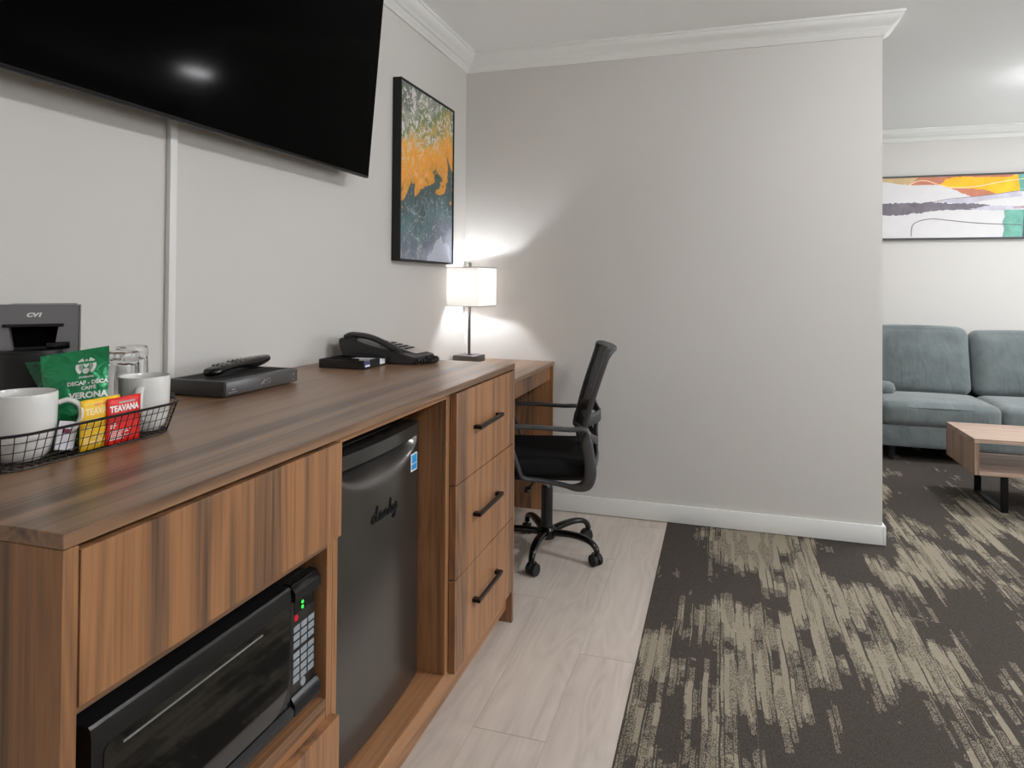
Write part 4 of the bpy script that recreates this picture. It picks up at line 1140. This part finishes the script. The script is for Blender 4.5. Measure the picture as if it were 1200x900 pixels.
# ------------------------------------------------------------------ sofa
SY0 = 5.20
so = thing('sofa', 'grey teal velvet sofa against the back wall', 'sofa', (3.1, 5.65, 0))
part(so, 'base', cushion(bmesh.new(), (3.10, 5.63, .172), (1.42, .86, .148), .014, n=8), M['sofa'])
SS = 3.118
for x0, x1 in ((2.405, SS), (SS + .004, 3.80)):
    bm = bmesh.new()
    cushion(bm, ((x0 + x1) / 2, 5.475, .322), (x1 - x0, .57, .158), .045, (0.0, .012, .022), 18)
    sc = part(so, 'seat_cushion', bm, M['sofa'], angle=70)
    r_ = .035
    zz = .378
    pp = smooth_path([(x0 + .012, 5.66, zz), (x0 + .008, 5.30, zz), (x0 + .02, 5.215, zz - .006), (x0 + .08, 5.197, zz - .008), ((x0 + x1) / 2, 5.184, zz - .004), (x1 - .08, 5.197, zz - .008), (x1 - .02, 5.215, zz - .006), (x1 - .008, 5.30, zz), (x1 - .012, 5.66, zz)], 6)
    part(so, 'piping', tube(bmesh.new(), pp, .005, 8), M['sofa'], parent=sc)
SBK = 3.113
for x0, x1, zt in ((2.405, SBK, .886), (SBK + .012, 3.80, .862)):
    def lean(p, u): 
        p.y += (p.z + .24) * .18; return p
    bm = cushion(bmesh.new(), ((x0 + x1) / 2, 5.80, .39 + (zt - .39) / 2), (x1 - x0, .17, zt - .39), .062, (0, .045, .012), 18, lean)
    part(so, 'back_cushion', bm, M['sofa'], angle=70)
part(so, 'back_frame', cushion(bmesh.new(), (3.10, 6.035, .44), (1.80, .10, .68), .03, n=8), M['sofa'])
for x in (2.29, 3.91): part(so, 'arm', cushion(bmesh.new(), (x, 5.62, .32), (.22, .86, .44), .06, (0, 0, .02), 12), M['sofa'], angle=70)
for x in (2.48, 3.72):
    for y in (5.26, 5.98): part(so, 'foot', lathe(bmesh.new(), [(0, 0.0012), (.018, 0.0012), (.024, .1), (0, .1)], (x, y, 0), 16), M['black_matte'])
bm = tube(bmesh.new(), [(2.26, 5.56, .452), (2.30, 5.56, .452), (2.42, 5.56, .446), (2.53, 5.56, .443), (2.558, 5.56, .443), (2.572, 5.56, .443)], [.02, .052, .056, .054, .042, .012], 20)
# (the rolled cushion leans over the sofa's near arm)
solo('bolster_cushion', bm, M['sofa'], 'small rolled teal cushion at the end of the sofa seat beside the partition', 'cushion', (2.42, 5.56, .40), angle=60) if False else None
part(so, 'arm_roll', tube(bmesh.new(), [(2.40, 5.56, .447), (2.42, 5.56, .447), (2.50, 5.56, .444), (2.535, 5.56, .443), (2.556, 5.56, .443), (2.566, 5.56, .443)], [.03, .052, .054, .051, .038, .012], 20), M['sofa'], angle=60)

# ------------------------------------------------------------------ coffee table
ct = thing('coffee_table', 'open box coffee table of pale walnut on black metal legs', 'coffee table', (3.18, 4.40, 0))
TX0, TX1, TY0_, TY1_, TZ0, TZ1 = 2.636, 3.74, 4.165, 4.635, .196, .388
part(ct, 'table_top', B(TX0, TX1, TY0_, TY1_, TZ1 - .022, TZ1, .001, 1), M['wood_table_x'])
part(ct, 'bottom_shelf', B(TX0 + .0225, TX1 - .0225, TY0_, TY1_, TZ0, TZ0 + .022, .001, 1), M['wood_table_x'])
for x in (TX0, TX1 - .022): part(ct, 'side_panel', B(x, x + .022, TY0_, TY1_, TZ0, TZ1 - .0225, .001, 1), M['wood_table_z'])
for x in (2.766, 3.574):
    bm = bmesh.new()
    for y in (4.195, 4.585): box(bm, x, x + .034, y, y + .012, .0015, TZ0 - .0005, .001, 1)
    box(bm, x, x + .034, 4.207, 4.585, .0015, .0095, .001, 1)
    part(ct, 'leg_frame', bm, M['black_metal'])

# ------------------------------------------------------------------ downlights
def downlight(x, y, label, mat, r=0.13, k=1.0):
    o = thing('ceiling_light', label, 'ceiling light', (x, y, ZT - .02))
    part(o, 'trim_ring', lathe(bmesh.new(), [(r, -.0005), (r + .022, -.0005), (r + .020, -.016), (r + .004, -.020), (r, -.018)], (x, y, ZT), 40), M['trim'])
    part(o, 'diffuser', lathe(bmesh.new(), [(0, -.085 * k), (r * .45, -.080 * k), (r * .75, -.065 * k), (r * .93, -.040 * k), (r - .001, -.016), (r - .001, -.002), (0, -.002)], (x, y, ZT), 40), mat, label='glowing diffuser')
downlight(3.25, 4.62, 'round dome light in the ceiling above the lounge', M['led_back'], k=.55)
downlight(2.75, 2.15, 'added out-of-view dome light in the ceiling above the carpet near the partition', M['led_front_added'], k=1.3)  # unseen, guessed fixture added to brighten the partition and ceiling
downlight(3.0, 0.1, 'added out-of-view dome light in the ceiling above the near end of the carpet', M['led_front_added'], k=1.3)  # second unseen fixture, added to fill the near part of the room

# ------------------------------------------------------------------ sky outside, camera, colour
w = bpy.data.worlds.new('sky'); bpy.context.scene.world = w; w.use_nodes = True
bg = w.node_tree.nodes['Background']; bg.inputs[0].default_value = (0.92, 0.96, 1.0, 1); bg.inputs[1].default_value = 2.7
def portal(loc, rot, w_, h_):
    pl = bpy.data.lights.new('window_portal', 'AREA'); pl.shape = 'RECTANGLE'; pl.size = w_; pl.size_y = h_; pl.cycles.is_portal = True
    po = bpy.data.objects.new('window_portal', pl); C.objects.link(po); po.location = loc; po.rotation_euler = rot
for y0, y1, z0, z1 in ADDED_WIN:
    portal((XE + 0.09, (y0 + y1) / 2, (z0 + z1) / 2), (PI / 2, 0, PI / 2), y1 - y0, z1 - z0)

cx, cy, yaw, pit, rol, f, sy = 1.1366305710497702 * 1.19, 0.01017404576355256 * 1.19, -0.30057718415128554, 0.013281327990856557, 0.007414690018803057, 791.2237112628236, 128.02376479288432
F = Vector((math.sin(yaw) * math.cos(pit), math.cos(yaw) * math.cos(pit), math.sin(pit)))
R = Vector((math.cos(yaw), -math.sin(yaw), 0)); U = R.cross(F)
R, U = math.cos(rol) * R + math.sin(rol) * U, -math.sin(rol) * R + math.cos(rol) * U
cd = bpy.data.cameras.new('camera'); cam = bpy.data.objects.new('camera', cd); C.objects.link(cam)
cam.matrix_world = Matrix(((R.x, U.x, -F.x, cx), (R.y, U.y, -F.y, cy), (R.z, U.z, -F.z, 1.19), (0, 0, 0, 1)))
cd.sensor_width = 36.0; cd.sensor_fit = 'HORIZONTAL'; cd.lens = f / 1200 * 36.0; cd.shift_y = -sy / 1200.0; cd.clip_start = 0.02
sc = bpy.context.scene; sc.camera = cam
sc.view_settings.view_transform = 'Standard'; sc.view_settings.look = 'None'; sc.view_settings.gamma = 1.0
sc.view_settings.exposure = 1.26; sc.view_settings.use_curve_mapping = False
sc.cycles.use_denoising = True
sc.cycles.max_bounces = 10; sc.cycles.diffuse_bounces = 6; sc.cycles.sample_clamp_indirect = 8.0
